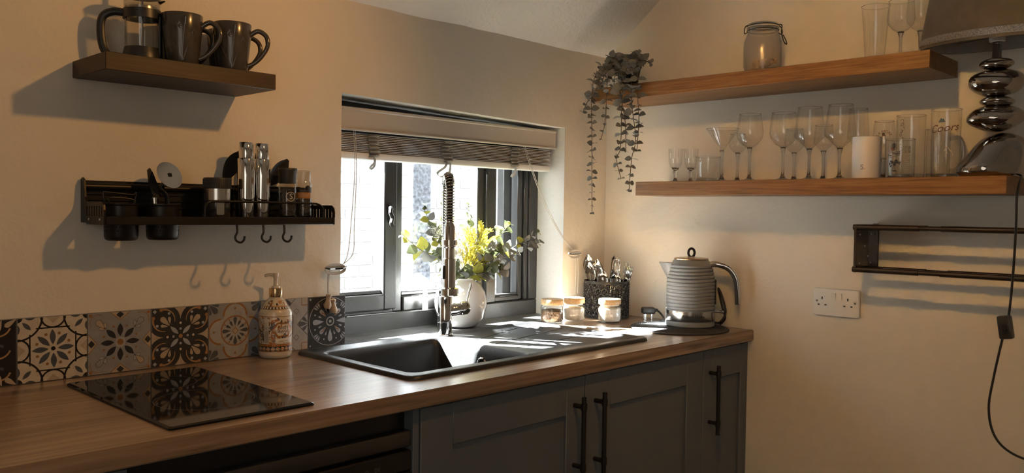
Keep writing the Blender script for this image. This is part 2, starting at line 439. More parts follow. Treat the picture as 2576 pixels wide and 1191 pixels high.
for i in range(len(xs2)-1):
    for j in range(40): bm.faces.new((g[i][j], g[i+1][j], g[i+1][j+1], g[i][j+1]))
struct('ceiling', bm, 'ceil', ang=60)

# ------------------------------------------------------------------ outside: pale brick wall, paving, posts
ow = bpy.data.objects.new('wall_outside', None); COL.objects.link(ow); ow['kind'] = 'structure'; ow.location = (0, 2.6, 0)
bm = NB(); box(bm, (-2.6, 0.007, -0.3), (5.0, 0.25, ZC+1.35)); obj('mortar', bm, 'mortar', ow, smooth=False)
bm = NB(); box(bm, (-0.105, 0, -0.0325), (0.105, 0.06, 0.0325), 0.004); bk = obj('brick', bm, 'brick', ow)
rows, k = [], 0
rnd = random.Random(4)
first = True
for rr in range(13):
    z = ZC-0.26+0.077*rr
    for cc in range(13):
        x = 0.02+0.225*cc+(0.1125 if rr % 2 else 0)
        if first: b = bk; first = False
        else: b = bk.copy(); COL.objects.link(b); b.parent = ow
        b.location = (x, rnd.uniform(-.004, .004), z)
bm = NB()
for rr in range(38):
    z = 0.02+0.077*rr
    if z > ZC+1.33: break
    for cc in range(-12, 22):
        x = 0.02+0.225*cc+(0.1125 if rr % 2 else 0)
        if ZC-0.27 < z < ZC+0.70 and -0.01 < x < 2.9: continue
        box(bm, (x-.105, 0, z-.0325), (x+.105, .06, z+.0325))
o = obj('brick_field', bm, 'brick', ow, smooth=False); o['kind'] = 'stuff'
bm = NB(); box(bm, (-3, 0.22, -0.25), (5.5, 3.2, -0.05)); struct('floor_outside', bm, 'paving', smooth=False)
bm = NB(); box(bm, (-0.55, 0.50, -0.05), (-0.46, 0.54, ZC+0.95), 0.004)
tag(obj('outdoor_post', bm, 'post'), 'mottled blue grey post standing outside behind the middle window pane', 'post')
bm = NB(); box(bm, (-0.356, 0.205, ZC-0.10), (-0.240, 0.240, ZC+0.66), 0.003)
tag(obj('shutter_board', bm, 'darkpost'), 'dark upright shutter board fixed outside the narrow right window pane', 'board')

# ------------------------------------------------------------------ window
win = bpy.data.objects.new('window_1', None); COL.objects.link(win); win['kind'] = 'structure'; win.location = (0, 0, ZC)
YW = 0.130
def wpart(name, x0, x1, z0, z1, y0=YW, y1=0.195, b=0.004):
    bm = NB(); box(bm, (x0, y0, z0), (x1, y1, z1), b); return obj(name, bm, 'frame', win)
wpart('bottom_frame', -1.24, OX1+.003, -0.03, 0.058)
wpart('bottom_bead', -1.24, -0.925, 0.058, 0.068, YW+.008, .19, .002)
wpart('head_frame', -1.24, OX1+.003, 0.60, 0.735)
wpart('jamb_frame', -1.24, -1.185, 0.058, 0.60)
wpart('sash_bottom_rail', -1.185, -0.972, 0.070, 0.120, YW-.010, .18)
wpart('sash_bead', -1.185, -0.972, 0.120, 0.132, YW+.006, .17, .003)
wpart('sash_stile', -0.974, -0.924, 0.070, 0.60, YW-.010, .18)
wpart('mullion', -0.924, -0.886, 0.058, 0.60, YW+.012, .195)
wpart('sash_bottom_rail', -0.886, -0.51, 0.058, 0.108, YW+.004, .185)
wpart('sash_bead', -0.886, -0.55, 0.108, 0.121, YW+.016, .175, .003)
wpart('sash_stile', -0.548, -0.516, 0.108, 0.60, YW+.012, .185)
wpart('mullion', -0.516, -0.466, 0.058, 0.60, YW, .195)
wpart('sash_bottom_rail', -0.466, -0.335, 0.058, 0.078, YW+.006, .185)
wpart('sash_bead', -0.466, -0.338, 0.078, 0.084, YW+.014, .175, .002)
wpart('sash_stile', -0.338, -0.312, 0.058, 0.60, YW+.016, .185)
wpart('sash_stile', -0.312, -0.292, 0.058, 0.60, YW+.006, .185)
wpart('jamb_frame', -0.292, OX1+.003, 0.058, 0.60)
for x0, x1, z0 in ((-1.185, -0.974, .125), (-0.886, -0.546, .112), (-0.466, -0.336, .08)):
    bm = NB(); box(bm, (x0, .168, z0), (x1, .172, .605)); obj('pane', bm, 'pane', win, smooth=False)
bm = NB()                                              # curled casement catch
tube(bm, cr([(-.955, .118, .395), (-.965, .100, .392), (-.972, .092, .378), (-.968, .088, .362), (-.974, .085, .345), (-.968, .083, .336)], 5), [.006]*2+[.007]*24, 8)
box(bm, (-.962, .112, .345), (-.946, .121, .405), .003)
obj('window_catch', bm, 'blackmetal', win)
# sill board between sink and window
bm = NB(); box(bm, (OX0+.002, -0.049, ZC-0.03), (OX1-.004, 0.1295, ZC+0.0035), .003); struct('trim_2', bm, 'slate')

# ------------------------------------------------------------------ worktop with the sink cut-out
WX0, WY0 = -3.0, -0.6405
SX0, SX1, SY0, SY1 = -1.402, -0.464, -0.548, -0.050
gx = [WX0, SX0+.012, SX1-.012, -0.001]; gy = [WY0, SY0+.012, SY1-.012, -0.0015]
bm = NB(); T = {}
for lv, z in ((0, -0.0375), (1, 0.0)):
    for i, x in enumerate(gx):
        for j, y in enumerate(gy): T[lv, i, j] = bm.verts.new((x, y, z+ZC))
for i in range(3):
    for j in range(3):
        if i == 1 and j == 1: continue
        for lv in (0, 1):
            q = [T[lv, i, j], T[lv, i+1, j], T[lv, i+1, j+1], T[lv, i, j+1]]; bm.faces.new(q if lv else q[::-1])
def side(a, b): bm.faces.new((T[0, a[0], a[1]], T[0, b[0], b[1]], T[1, b[0], b[1]], T[1, a[0], a[1]]))
for i in range(3): side((i, 0), (i+1, 0)); side((i+1, 3), (i, 3)); side((0, i+1), (0, i)); side((3, i), (3, i+1))
for a, b in (((1, 1), (2, 1)), ((2, 1), (2, 2)), ((2, 2), (1, 2)), ((1, 2), (1, 1))): side(b, a)
bmesh.ops.recalc_face_normals(bm, faces=bm.faces)
bmesh.ops.bevel(bm, geom=[e for e in bm.edges if all(abs(v.co.y-WY0) < 1e-5 for v in e.verts) and abs(e.verts[0].co.z-e.verts[1].co.z) < 1e-5], offset=.003, segments=2, affect='EDGES')
tag(obj('worktop', bm, 'worktop'), 'rustic oak effect kitchen worktop running along under the window', 'worktop')

# ------------------------------------------------------------------ sink
snk = thing('kitchen_sink', 'black composite sink with basin and grooved drainer set in the worktop', 'sink', (0, 0, 0))
def rl(x0, x1, y0, y1, r, z): return [(x, y, z) for x, y in rrect(x0, x1, y0, y1, r, 6)]
bm = NB()
BX0, BX1, BY0, BY1 = -1.352, -0.945, -0.490, -0.108
loops(bm, [rl(SX0, SX1, SY0, SY1, .03, .0006), rl(SX0+.002, SX1-.002, SY0+.002, SY1-.002, .029, .0075), rl(SX0+.006, SX1-.006, SY0+.006, SY1-.006, .027, .010),
           rl(SX0+.020, SX1-.020, SY0+.020, SY1-.020, .022, .010), rl(SX0+.028, SX1-.028, SY0+.028, SY1-.028, .018, .0055),
           rl(BX0-.006, BX1+.006, BY0-.006, BY1+.006, .030, .0055), rl(BX0, BX1, BY0, BY1, .026, .001),
           rl(BX0+.004, BX1-.004, BY0+.004, BY1-.004, .026, -.02), rl(BX0+.022, BX1-.022, BY0+.022, BY1-.022, .03, -.185),
           rl(BX0+.045, BX1-.045, BY0+.045, BY1-.045, .02, -.195)], cap1=True)
obj('sink_body', bm, 'sink', snk, ang=50, fix=True)
for (x0, y0, x1, y1) in ((-.905, -.222, -.520, -.092), (-.905, -.310, -.505, -.222), (-.900, -.396, -.500, -.366)):
    bm = NB(); dx, dy = x1-x0, y1-y0; l = math.hypot(dx, dy); n = (-dy/l*.0028, dx/l*.0028)
    prism(bm, [(x0+n[0], y0+n[1]), (x0-n[0], y0-n[1]), (x1-n[0], y1-n[1]), (x1+n[0], y1+n[1])], .0050, .0062, 'XY'); obj('drainer_groove', bm, 'groove', snk, smooth=False)
ofc = Vector((-.9525, -.311, -.047)); rot = Matrix.Rotation(-PI/2+.08, 3, 'Y')
bm = NB(); lathe(bm, [(.013, 0), (.019, 0), (.020, .003), (.016, .005), (.013, .003)], 24, ofc, rot=rot, cap=False); obj('overflow_ring', bm, 'chrome', snk)
bm = NB(); lathe(bm, [(.013, .001), (.006, .0015), (.004, .005), (0, .006)], 16, ofc, rot=rot); obj('overflow_cap', bm, 'blackmetal', snk)
bm = NB(); lathe(bm, [(0, -.193), (.044, -.193), (.046, -.190), (.035, -.189), (.03, -.192), (0, -.192)], 24, (-1.15, -.30, 0)); obj('basin_waste', bm, 'chrome', snk)

# ------------------------------------------------------------------ hob
hb = thing('induction_hob', 'black glass domino hob reflecting the patterned tiles', 'hob', (0, 0, 0))
bm = NB(); loops(bm, [rl(-1.979, -1.687, -.600, -.087, .006, .0006), rl(-1.979, -1.687, -.600, -.087, .006, .004), rl(-1.975, -1.691, -.596, -.091, .005, .0065)], True, True); obj('glass_plate', bm, 'hob', hb, smooth=False)
MT['hobmark'] = mat('grey_hob_print', (.10, .10, .10), .3)
for cy, r in ((-.22, .075), (-.43, .095)):
    print_mesh('zone_ring', [(0, p_arc(-1.833, cy, r, .0012, 0, 360, 48))], lambda x, y, L: (x, y, .0066), ['hobmark'], hb)
print_mesh('touch_controls', [(0, p_arc(-1.86+.03*k, -.575, .005, .001, 30, 330, 10)) for k in range(4)], lambda x, y, L: (x, y, .0066), ['hobmark'], hb)

# ------------------------------------------------------------------ base units under the worktop
YD = -0.622
def shaker_door(parent, x0, x1, px0, px1, zt=-0.0435, zb=-0.78, pt=-0.140):
    d = bpy.data.objects.new('door', None); COL.objects.link(d); d.parent = parent
    bm = NB(); z1 = zb+.09
    box(bm, (x0, YD, zb), (px0, YD+.02, zt), .0015); box(bm, (px1, YD, zb), (x1, YD+.02, zt), .0015)
    box(bm, (px0, YD, pt), (px1, YD+.02, zt), .0015); box(bm, (px0, YD, zb), (px1, YD+.02, z1), .0015)
    obj('door_frame', bm, 'greycab', d)
    bm = NB(); box(bm, (px0-.002, YD+.008, z1-.002), (px1+.002, YD+.018, pt+.002)); obj('door_panel', bm, 'greycab', d, smooth=False)
    return d
def bar_handle(d, x, zt=-.091, zb=-.311):
    bm = NB(); tube(bm, [(x, YD-.033, zt), (x, YD-.033, zb)], .0065, 12)
    for z in (zt-.026, zb+.036):
        tube(bm, [(x, YD+.001, z), (x, YD-.026, z)], .0062, 10); tube(bm, [(x, YD-.033, z+.009), (x, YD-.033, z-.009)], .0085, 12)
    h = obj('handle', bm, 'blackmetal', d); return h
def carcass(parent, x0, x1):
    bm = NB(); box(bm, (x0+.001, YD+.022, -.80), (x1-.001, -.06, -.0385-.170 if False else -.25)); obj('carcass', bm, 'greycab', parent, smooth=False)
    bm = NB(); box(bm, (x0+.001, YD+.022, -.25), (x1-.001, YD+.040, -.0390)); obj('front_rail', bm, 'greycab', parent, smooth=False)
    bm = NB(); box(bm, (x0+.001, YD+.07, -.905), (x1-.001, YD+.09, -.80)); obj('plinth', bm, 'greycab', parent, smooth=False)
c1 = thing('sink_cabinet', 'wide grey shaker base cabinet with two doors below the sink', 'cabinet', (0, 0, 0))
carcass(c1, -1.436, -.283)
d = shaker_door(c1, -1.434, -.872, -1.340, -.946); bar_handle(d, -.915)
d = shaker_door(c1, -.869, -.284, -.762, -.376); bar_handle(d, -.828)
c2 = thing('narrow_cabinet', 'narrow grey shaker base cabinet at the right wall below the kettle', 'cabinet', (0, 0, 0))
carcass(c2, -.282, -.002)
d = shaker_door(c2, -.281, -.003, -.225, -.050); bar_handle(d, -.245)
c3 = thing('end_panel', 'slim grey upright panel between black dishwasher and sink cabinet', 'panel', (0, 0, 0))
bm = NB(); box(bm, (-1.4545, YD+.002, -.905), (-1.4375, -.06, -.0385), .001); obj('panel_board', bm, 'greycab', c3)
c4 = thing('dishwasher', 'black dishwasher under the worktop beside the grey cabinet', 'appliance', (0, 0, 0))
bm = NB(); box(bm, (-2.052, YD+.03, -.90), (-1.456, -.08, -.0390), .002); obj('body', bm, 'appliance', c4)
bm = NB(); box(bm, (-2.050, YD+.006, -.1225), (-1.455, YD+.03, -.088), .004, 2); obj('trim_strip', bm, 'applianceedge', c4)
bm = NB(); box(bm, (-2.050, YD+.004, -.174), (-1.456, YD+.03, -.1305), .003); cp = obj('control_panel', bm, 'appliance', c4)
bm = NB(); box(bm, (-2.050, YD+.002, -.85), (-1.456, YD+.03, -.176), .003); obj('door', bm, 'appliance', c4)
ic = []
for k, x in enumerate((-1.600, -1.575, -1.548)):
    if k == 2: ic += [(0, p_ol([(x-.005, -.005-.155), (x-.005, .005-.155), (x+.003, -.155)], .0008)), (0, p_line(x+.005, -.160, x+.005, -.150, .0008))]
    else: ic += [(0, p_arc(x, -.157, .005, .0008, -40, 220, 10)), (0, p_line(x-.006, -.161, x+.006, -.161, .0008))]
print_mesh('panel_icons', ic, lambda x, y, L: (x, YD+.0035, y), ['icon'], cp)
c5 = thing('base_cabinet', 'grey base cabinet at the far left end of the worktop', 'cabinet', (0, 0, 0))
carcass(c5, -2.95, -2.056); shaker_door(c5, -2.948, -2.058, -2.85, -2.16)

# ------------------------------------------------------------------ shelves
bm = NB(); box(bm, (-1.938, -.199, .6727), (-1.545, -.0045, .7100), .0012)
tag(obj('wall_shelf', bm, 'darkwood', loc=(0, 0, ZC)), 'dark stained floating shelf holding coffee press and mugs', 'shelf')
bm = NB(); box(bm, (-.2352, -1.2543, .7854), (-.0015, -.1121, .8328), .0012)
tag(obj('wall_shelf', bm, 'oak', loc=(0, 0, ZC)), 'upper oak floating shelf on the right wall', 'shelf')
bm = NB(); box(bm, (-.195, -1.4345, .4505), (-.0015, -.2830, .4978), .0012)
tag(obj('wall_shelf', bm, 'oak', loc=(0, 0, ZC)), 'lower oak floating shelf with the drinking glasses and lamp', 'shelf')

# ================================================================== patterned splash tiles
for n, c in dict(t_char=(.030, .030, .032), t_cream=(.56, .49, .39), t_grey=(.27, .27, .275), t_lite=(.36, .355, .35), t_blue=(.075, .083, .095), t_rust=(.28, .135, .045),
                 t_sand=(.42, .34, .25), t_pale=(.33, .36, .40), t_black=(.014, .012, .011), t_gold=(.36, .22, .10)).items():
    MT[n] = mat(n, c, .30, var=(60, .10))
TM = ['t_char', 't_cream', 't_grey', 't_lite', 't_blue', 't_rust', 't_sand', 't_pale', 't_black', 't_gold']
CH, CRM, GR, LT, BL, RU, SA, PA, BK, GO = range(10)
D2 = math.radians
def sym4(fn):
    out = []
    for k in range(4): out += fn(k*PI/2)
    return out
def rotp(poly, a): return _pl(0, 0, a, poly)
def pat_octagon():
    S = [(CRM, p_rect(-.5, -.5, .5, .5))]
    for k in range(4):
        a = k*PI/2
        S += [(BK, [rotp(q, a) for q in p_arc(.5, .5, .345, .028, 180, 270)])]
        S += [(BK, [rotp(q, a) for q in p_arc(.5, 0, .172, .026, 90, 270)]), (SA, rotp([(.5, -.11), (.5, .11), (.39, 0)], a))]
        S += [(BK, rotp(p_line(.325, -.24, .325, .24, .020), a))]
        for da, L in ((-42, .15), (0, .17), (42, .15)):
            th = D2(225+da); S.append((BL, rotp(p_petal(.5+.10*math.cos(th), .5+.10*math.sin(th), th, L, .032), a)))
        S.append((BK, rotp([(.5, .5)]+[(.5+.075*math.cos(D2(180+15*j)), .5+.075*math.sin(D2(180+15*j))) for j in range(7)], a)))
    for k in range(8):
        th = k*PI/4+.04
        S.append((BL, p_petal(.065*math.cos(th), .065*math.sin(th), th, .235, .042)))
        t2 = th+PI/8; S.append((RU, p_disc(.245*math.cos(t2), .245*math.sin(t2), .022)))
    S.append((BK, p_disc(0, 0, .033)))
    return S
def pat_greystar():
    S = [(GR, p_rect(-.5, -.5, .5, .5))]
    for k in range(4):
        a = k*PI/2
        S += [(SA, rotp([(.5, -.17), (.5, .17), (.36, 0)], a)), (CH, rotp(p_dia(.445, 0, .055, .062), a))]
        S += [(RU, [rotp(p_line(.36, 0, .5, .17, .010), a), rotp(p_line(.36, 0, .5, -.17, .010), a)]), (RU, rotp(p_disc(.455, .455, .027), a))]
        S += [(RU, [rotp(q, a) for q in p_arc(.34, .34, .125, .010, -30, 120)])]
        dr = p_drop(.235, .235, PI/4, .19, .050); S += [(SA if k % 2 else GR, rotp(dr, a)), (CH, [rotp(q, a) for q in p_ol(dr, .006)])]
        for th in (8, 82):
            d2 = p_drop(.225, .225, D2(th), .105, .025); S += [(SA if k == 1 else LT, rotp(d2, a)), (CH, [rotp(q, a) for q in p_ol(d2, .005)])]
    for k in range(8):
        th = k*PI/4
        S.append((CH, p_petal(.095*math.cos(th), .095*math.sin(th), th, .21, .045)))
        t2 = th+PI/8; S.append((RU, p_disc(.275*math.cos(t2), .275*math.sin(t2), .017)))
    S += [(LT, p_disc(0, 0, .085)), (RU, p_disc(0, 0, .050))]
    return S
def pat_butterfly():
    S = [(SA, p_rect(-.5, -.5, .5, .5)), (CH, p_disc(0, 0, .30, 24))]
    for k in range(4):
        a = k*PI/2
        S.append((CH, rotp(p_disc(.275, .275, .275, 28), a)))
        S.append((CH, rotp([(.38, .5), (.5, .5), (.5, .38), (.4, .4)], a)))
    for k in range(4):
        a = k*PI/2
        S.append((GO, [rotp(q, a) for q in p_arc(.285, .285, .185, .034, 15, -100, 16, .010)]))
        S.append((GO, [rotp(q, a) for q in p_arc(.285, .285, .185, .034, 75, 190, 16, .010)]))
        S += [(RU, rotp(p_disc(.285+.185*math.cos(D2(t)), .285+.185*math.sin(D2(t)), .032), a)) for t in (15, 75)]
        S += [(GO, rotp(p_disc(.285+.185*math.cos(D2(t)), .285+.185*math.sin(D2(t)), .016), a)) for t in (15, 75)]
        S.append((SA, rotp(p_drop(.185, .185, PI/4, .22, .05), a)))
        S += [(SA, rotp(p_drop(.18, .215, D2(82), .13, .026), a)), (SA, rotp(p_drop(.215, .18, D2(8), .13, .026), a))]
        S += [(PA, rotp(p_disc(.20, .40, .024), a)), (PA, rotp(p_disc(.40, .20, .024), a)), (PA, rotp(p_dia(.44, .44, .035, .035), a))]
        S.append((PA, rotp(p_petal(.035, .035, PI/4, .20, .036), a)))
        S += [(PA, rotp(p_disc(.125, 0, .022), a)), (CRM, rotp(p_disc(.225, 0, .021), a))]
    S.append((GO, p_disc(0, 0, .036)))
    return S
def pat_quatrefoil():
    S = [(GR, p_rect(-.5, -.5, .5, .5))]
    for k in range(4):
        a = k*PI/2
        S += [(LT, rotp(p_disc(.27, 0, .225, 28), a))]
    S.append((LT, p_disc(0, 0, .265, 28)))
    for k in range(4):
        a = k*PI/2
        S += [(RU, [rotp(q, a) for q in p_arc(.275, 0, .22, .034, -92, 92, 22)]), (RU, rotp(p_disc(.40, 0, .02), a))]
        S += [(BL, rotp(p_drop(.49, .49, D2(225), .22, .055), a)), (BL, rotp(p_drop(.49, .46, D2(262), .16, .03), a)), (BL, rotp(p_drop(.46, .49, D2(188), .16, .03), a))]
    S.append((RU, p_arc(0, 0, .262, .024, 0, 360, 36)))
    for k in range(12):
        th = k*PI/6; big = k % 3 == 0
        S.append((BL, p_drop(.085*math.cos(th), .085*math.sin(th), th, .165 if big else .115, .038 if big else .026)))
        if not big: S.append((RU, p_disc(.225*math.cos(th), .225*math.sin(th), .015)))
    S += [(RU, p_dia(0, 0, .062, .068)), (SA, p_dia(0, 0, .048, .053))]
    return S
def pat_diamond():
    S = [(LT, p_rect(-.5, -.5, .5, .5))]
    for k in range(4):
        a = k*PI/2
        S += [(BL, rotp(p_drop(.5, 0, D2(180), .21, .05), a))]
        for t in (140, 220): S.append((BL, rotp(p_drop(.5, .02 if t < 180 else -.02, D2(t), .16, .035), a)))
        S += [(CH, rotp(p_line(.27, 0, .5, .23, .010), a)), (CH, rotp(p_line(.27, 0, .5, -.23, .010), a))]
        S += [(RU, [rotp(q, a) for q in p_ol([(.36, .36), (.5, .36), (.5, .5), (.36, .5)], .016)]), (SA, rotp(p_rect(.40, .40, .5, .5), a))]
        S += [(CH, [rotp(q, a) for q in p_ol(p_dia(.25, .25, .055, .055), .006)]), (PA, rotp(p_disc(.16, .33, .016), a)), (PA, rotp(p_disc(.33, .16, .016), a))]
    S += [(CH, p_ol(p_rect(-.17, -.17, .17, .17), .012)), (CH, p_rect(-.13, .06, -.03, .13)), (CH, p_rect(.03, .06, .13, .13)), (CH, p_rect(-.13, -.13, -.03, -.06)), (CH, p_rect(.03, -.13, .13, -.06))]
    return S
def pat_wheel():
    S = [(CH, p_rect(-.5, -.5, .5, .5)), (LT, p_arc(0, 0, .47, .012, 0, 360, 44))]
    for k in range(8):
        th = k*PI/4
        big = k % 2 == 0
        S.append((PA, p_drop(.14*math.cos(th), .14*math.sin(th), th, .26 if big else .19, .055 if big else .042)))
        if not big:
            for dt in (-.28, 0, .28): S.append((PA, p_drop(.36*math.cos(th+dt*.3), .36*math.sin(th+dt*.3), th+dt, .10, .02)))
        t2 = th+PI/8; S.append((PA, p_disc(.37*math.cos(t2), .37*math.sin(t2), .018)))
        S.append((PA, p_drop(.20*math.cos(t2), .20*math.sin(t2), t2, .09, .018)))
    for k in range(4):
        t = PI/4+k*PI/2; c_, s_ = math.cos(t), math.sin(t)
        pts = [(.16*c_+.02*math.sin(j*1.9)*-s_+.02*j*c_, .16*s_+.02*math.sin(j*1.9)*c_+.02*j*s_) for j in range(7)]
        S.append((RU, [p_line(*pts[j], *pts[j+1], .020) for j in range(6)]))
    for k in range(4): S.append((PA, p_disc(*_pl(0, 0, k*PI/2, [(.45, .45)])[0], .02)))
    S += [(LT, p_arc(0, 0, .082, .022, 0, 360, 24)), (LT, p_disc(0, 0, .03))]
    return S
def pat_scallop():
    S = [(BK, p_rect(-.5, -.5, .5, .5))]
    for y in (-.33, 0, .33):
        S += [(GO, p_arc(.25, y+.09, .17, .026, 200, 340, 14)), (GO, p_arc(-.25, y+.09, .17, .026, 200, 340, 14))]
    for x in (-.25, .25):
        for y in (-.17, .17): S += [(RU, p_disc(x, y, .024))] + [(BL, p_drop(x, y-.03, D2(t), .09, .022)) for t in (215, 270, 325)]
    for x, y, t in ((.5, .5, 215), (.5, -.5, 145), (-.5, .5, 325), (-.5, -.5, 35), (.3, .5, 250), (.3, -.5, 110)):
        S.append((SA, p_drop(x, y, D2(t), .20, .04)))
    return S
TS, TX = 0.1437, -2.0529
pats = [pat_wheel, pat_scallop, pat_octagon, pat_greystar, pat_butterfly, pat_quatrefoil, pat_diamond, pat_wheel]
for k, pf in enumerate(pats):
    x0 = TX+(k-2)*TS; x1 = min(x0+TS, -1.2115)
    bm = NB(); box(bm, (.0006, -.0075, .0008), (x1-x0-.0006, -.0001, TS-.0004), .0006)
    t = obj('tile', bm, 'mortar', wall_back, loc=(x0, -.0045, ZC))
    w = (x1-x0-.0016)/TS-.5
    print_mesh('tile_print', pf(), lambda x, y, L: ((x+.5)*TS, -.0076-L*.000012, (y+.5)*TS), TM, t, rect=(-.490, w, -.488, .490))

# ================================================================== blind
bl = thing('venetian_blind', 'raised taupe wooden venetian blind with ladder tapes in the window', 'blind', (0, 0, 0))
bm = NB(); box(bm, (-1.217, .034, .622), (-.256, .046, .686), .002); box(bm, (-1.217, .030, .678), (-.256, .048, .688), .003); box(bm, (-1.217, .031, .620), (-.256, .048, .627), .002)
box(bm, (-.2625, .040, .622), (-.256, .075, .686), .002)
obj('valance', bm, 'blind', bl)
bm = NB(); box(bm, (-1.214, .062, .640), (-.262, .105, .684), .002); obj('head_rail', bm, 'blindslat', bl)
rnd = random.Random(7); NS = 11
for k in range(NS):
    z = .560+.0053*k; tl = rnd.uniform(-.0008, .0008)
    bm = NB(); dx = rnd.uniform(-.002, .002); bw = .0022
    v = [(-1.212+dx, .053, z-tl), (-1.212+dx, .103, z-tl), (-.268+dx, .103, z+tl), (-.268+dx, .053, z+tl)]
    A = [bm.verts.new(p) for p in v]; B = [bm.verts.new((p[0], p[1], p[2]+.0026)) for p in v]
    bm.faces.new(A[::-1]); bm.faces.new(B)
    for i in range(4): bm.faces.new((A[i], A[(i+1) % 4], B[(i+1) % 4], B[i]))
    obj('slat', bm, 'blindslat', bl, smooth=False)
bm = NB(); box(bm, (-1.212, .051, .5385), (-.268, .105, .5585), .003, 2); obj('bottom_rail', bm, 'blindwhite', bl)
for j, x in enumerate((-1.073, -.780, -.462)):
    bm = NB(); pts = []; n = 12
    for k in range(n+1):
        z = .545+.070*k/n; sgn = -1 if k % 2 else 1
        pts.append((.047+.004*sgn, z, (.008 if j == 1 else .003)*math.sin(k*.55+j)))
    prev = None
    for (y, z, dx) in pts:
        row = [bm.verts.new((x-.018+dx, y, z)), bm.verts.new((x+.018+dx, y-.001, z+.0015))]
        if prev: bm.faces.new((prev[0], prev[1], row[1], row[0]))
        prev = row
    bmesh.ops.solidify(bm, geom=bm.faces[:], thickness=.0012)
    lt = obj('ladder_tape', bm, 'tape', bl, smooth=False)
    bm = NB()                                           # loose loop of tape below the rail
    s = 1.3 if j == 1 else .35
    P_ = cr([(x-.002, .046, .545), (x-.012*s, .040, .528), (x-.030*s, .050, .518-.008*s), (x-.012*s, .060, .512-.012*s), (x+.008*s, .050, .522-.010*s), (x+.010*s, .046, .542)], 6)
    prev = None
    for p in P_:
        row = [bm.verts.new((p.x, p.y-.007, p.z)), bm.verts.new((p.x+.004, p.y+.007, p.z+.004))]
        if prev: bm.faces.new((prev[0], prev[1], row[1], row[0]))
        prev = row
    bmesh.ops.solidify(bm, geom=bm.faces[:], thickness=.001); obj('tape_loop', bm, 'tape', bl)
# draw cords to the cleats
bm = NB()
for dx in (0, .006): tube(bm, cr([(-1.145+dx, .050, .625), (-1.150+dx, .035, .50), (-1.176+dx*2, .015, .34), (-1.196+dx*3, .000, .262), (-1.222, -.015, .232), (-1.250, -.022, .222)], 6), .0011, 6)
for dx in (0, .004): tube(bm, cr([(-1.272+dx, -.016, .215), (-1.274+dx, -.015, .17), (-1.272+dx, -.015, .145)], 4), .0011, 6)
obj('draw_cord', bm, 'cord', bl)
bm = NB()
for dx in (0, .007): tube(bm, cr([(-.415+dx, .048, .62), (-.372+dx, .030, .50), (-.318+dx, .012, .385), (-.262+dx, -.004, .30), (-.205+dx, -.018, .240)], 6), .0012, 6)
for dx in (0, .012): tube(bm, cr([(-.200+dx, -.018, .235), (-.193+dx, -.018, .19), (-.196+dx*1.3, -.018, .085)], 5), .0011, 6)
obj('draw_cord', bm, 'cord', bl)
MT['acorn'] = wood('acorn_wood', (.30, .22, .14), (.45, .35, .25), (.55, .45, .33), 2, .6, 3)
for x, z, tilt in ((-1.279, .108, .15), (-1.256, .094, -.1)):
    bm = NB(); lathe(bm, [(0, .042), (.005, .042), (.0085, .040), (.008, .035), (.006, .031), (.007, .024), (.0105, .014), (.011, .008), (.008, .002), (0, 0)], 18, (x, -.021, z), rot=Matrix.Rotation(tilt, 3, 'Y'))
    obj('cord_acorn', bm, 'acorn', bl)
bm = NB(); tube(bm, [(-1.272, -.018, .147), (-1.274, -.020, .150-.002)], .0018, 6)
tube(bm, [(-1.272, -.016, .150), (-1.277, -.021, .148)], .0011, 6); tube(bm, [(-1.271, -.016, .150), (-1.258, -.021, .134)], .0011, 6)
obj('acorn_cord', bm, 'cord', bl)
def cleat(label, loc):
    c = thing('cord_cleat', label, 'cleat', loc)
    bm = NB(); tube(bm, cr([(-.036, -.017, .002), (-.02, -.015, 0), (0, -.012, 0), (.02, -.015, 0), (.036, -.017, .002)], 5), [.003+.003*math.sin(PI*k/20) for k in range(21)], 8)
    for x in (-.009, .009): tube(bm, [(x, -.0032, 0), (x, -.012, 0)], .0045, 8)
    obj('cleat_body', bm, 'chrome', c)
    bm = NB()
    for k in range(7):
        s = 1+.03*k; tube(bm, [(x, -.013-.0006*k, z) for x, z in [(.030*s*math.cos(a), (.009+.0012*k)*math.sin(a)-.003) for a in [2*PI*i/20 for i in range(20)]]], .0010, 5, closed=True)
    obj('wound_cord', bm, 'cord', c)
cleat('chrome cord cleat on the wall left of the window above the tiles', (-1.252, -.0045, .222))
cleat('chrome cord cleat on the wall right of the window above cutlery', (-.205, -.0045, .236))

# ================================================================== tap
tp = thing('kitchen_tap', 'chrome kitchen tap with spring neck and pull down spray', 'tap', (-.900, -.088, .0056))
bm = NB(); lathe(bm, [(0, 0), (.026, 0), (.026, .004), (.0225, .006), (.0222, .040), (.0215, .0405), (.0215, .0425), (.0222, .043), (.0222, .118), (.020, .121), (.0165, .122), (.0165, .132), (0, .132)], 32)
obj('tap_body', bm, 'chrome', tp)
ld = Vector((.95, -.30, .10)).normalized()
bm = NB(); q = ld.to_track_quat('Z', 'Y').to_matrix()
lathe(bm, [(.019, 0), (.019, .030), (.0195, .031), (.0195, .052), (.0215, .053), (.0215, .072), (.016, .080), (0, .081)], 28, Vector((0, 0, .075)), rot=q); obj('mixer_valve', bm, 'chrome', tp)
bm = NB(); e = Vector((0, 0, .075))+ld*.070; tube(bm, [e, e+Vector((.020, -.004, .075))], [.0035, .0045], 10); obj('lever', bm, 'chrome', tp)
ad = Vector((-.55, -.83, 0)).normalized()           # the arch swings forward over the basin
RA = .040
bm = NB(); tube(bm, [(0, 0, .13), (0, 0, .30)], .0125, 16); obj('riser', bm, 'chrome', tp)
path = [Vector((0, 0, .29+.155*k/20)) for k in range(20)]
path += [Vector((0, 0, .445))+ad*(RA-RA*math.cos(a))+Vector((0, 0, RA*math.sin(a))) for a in [PI*k/16 for k in range(17)]]
path += [ad*2*RA+Vector((0, 0, .445-.10*k/12)) for k in range(1, 13)]
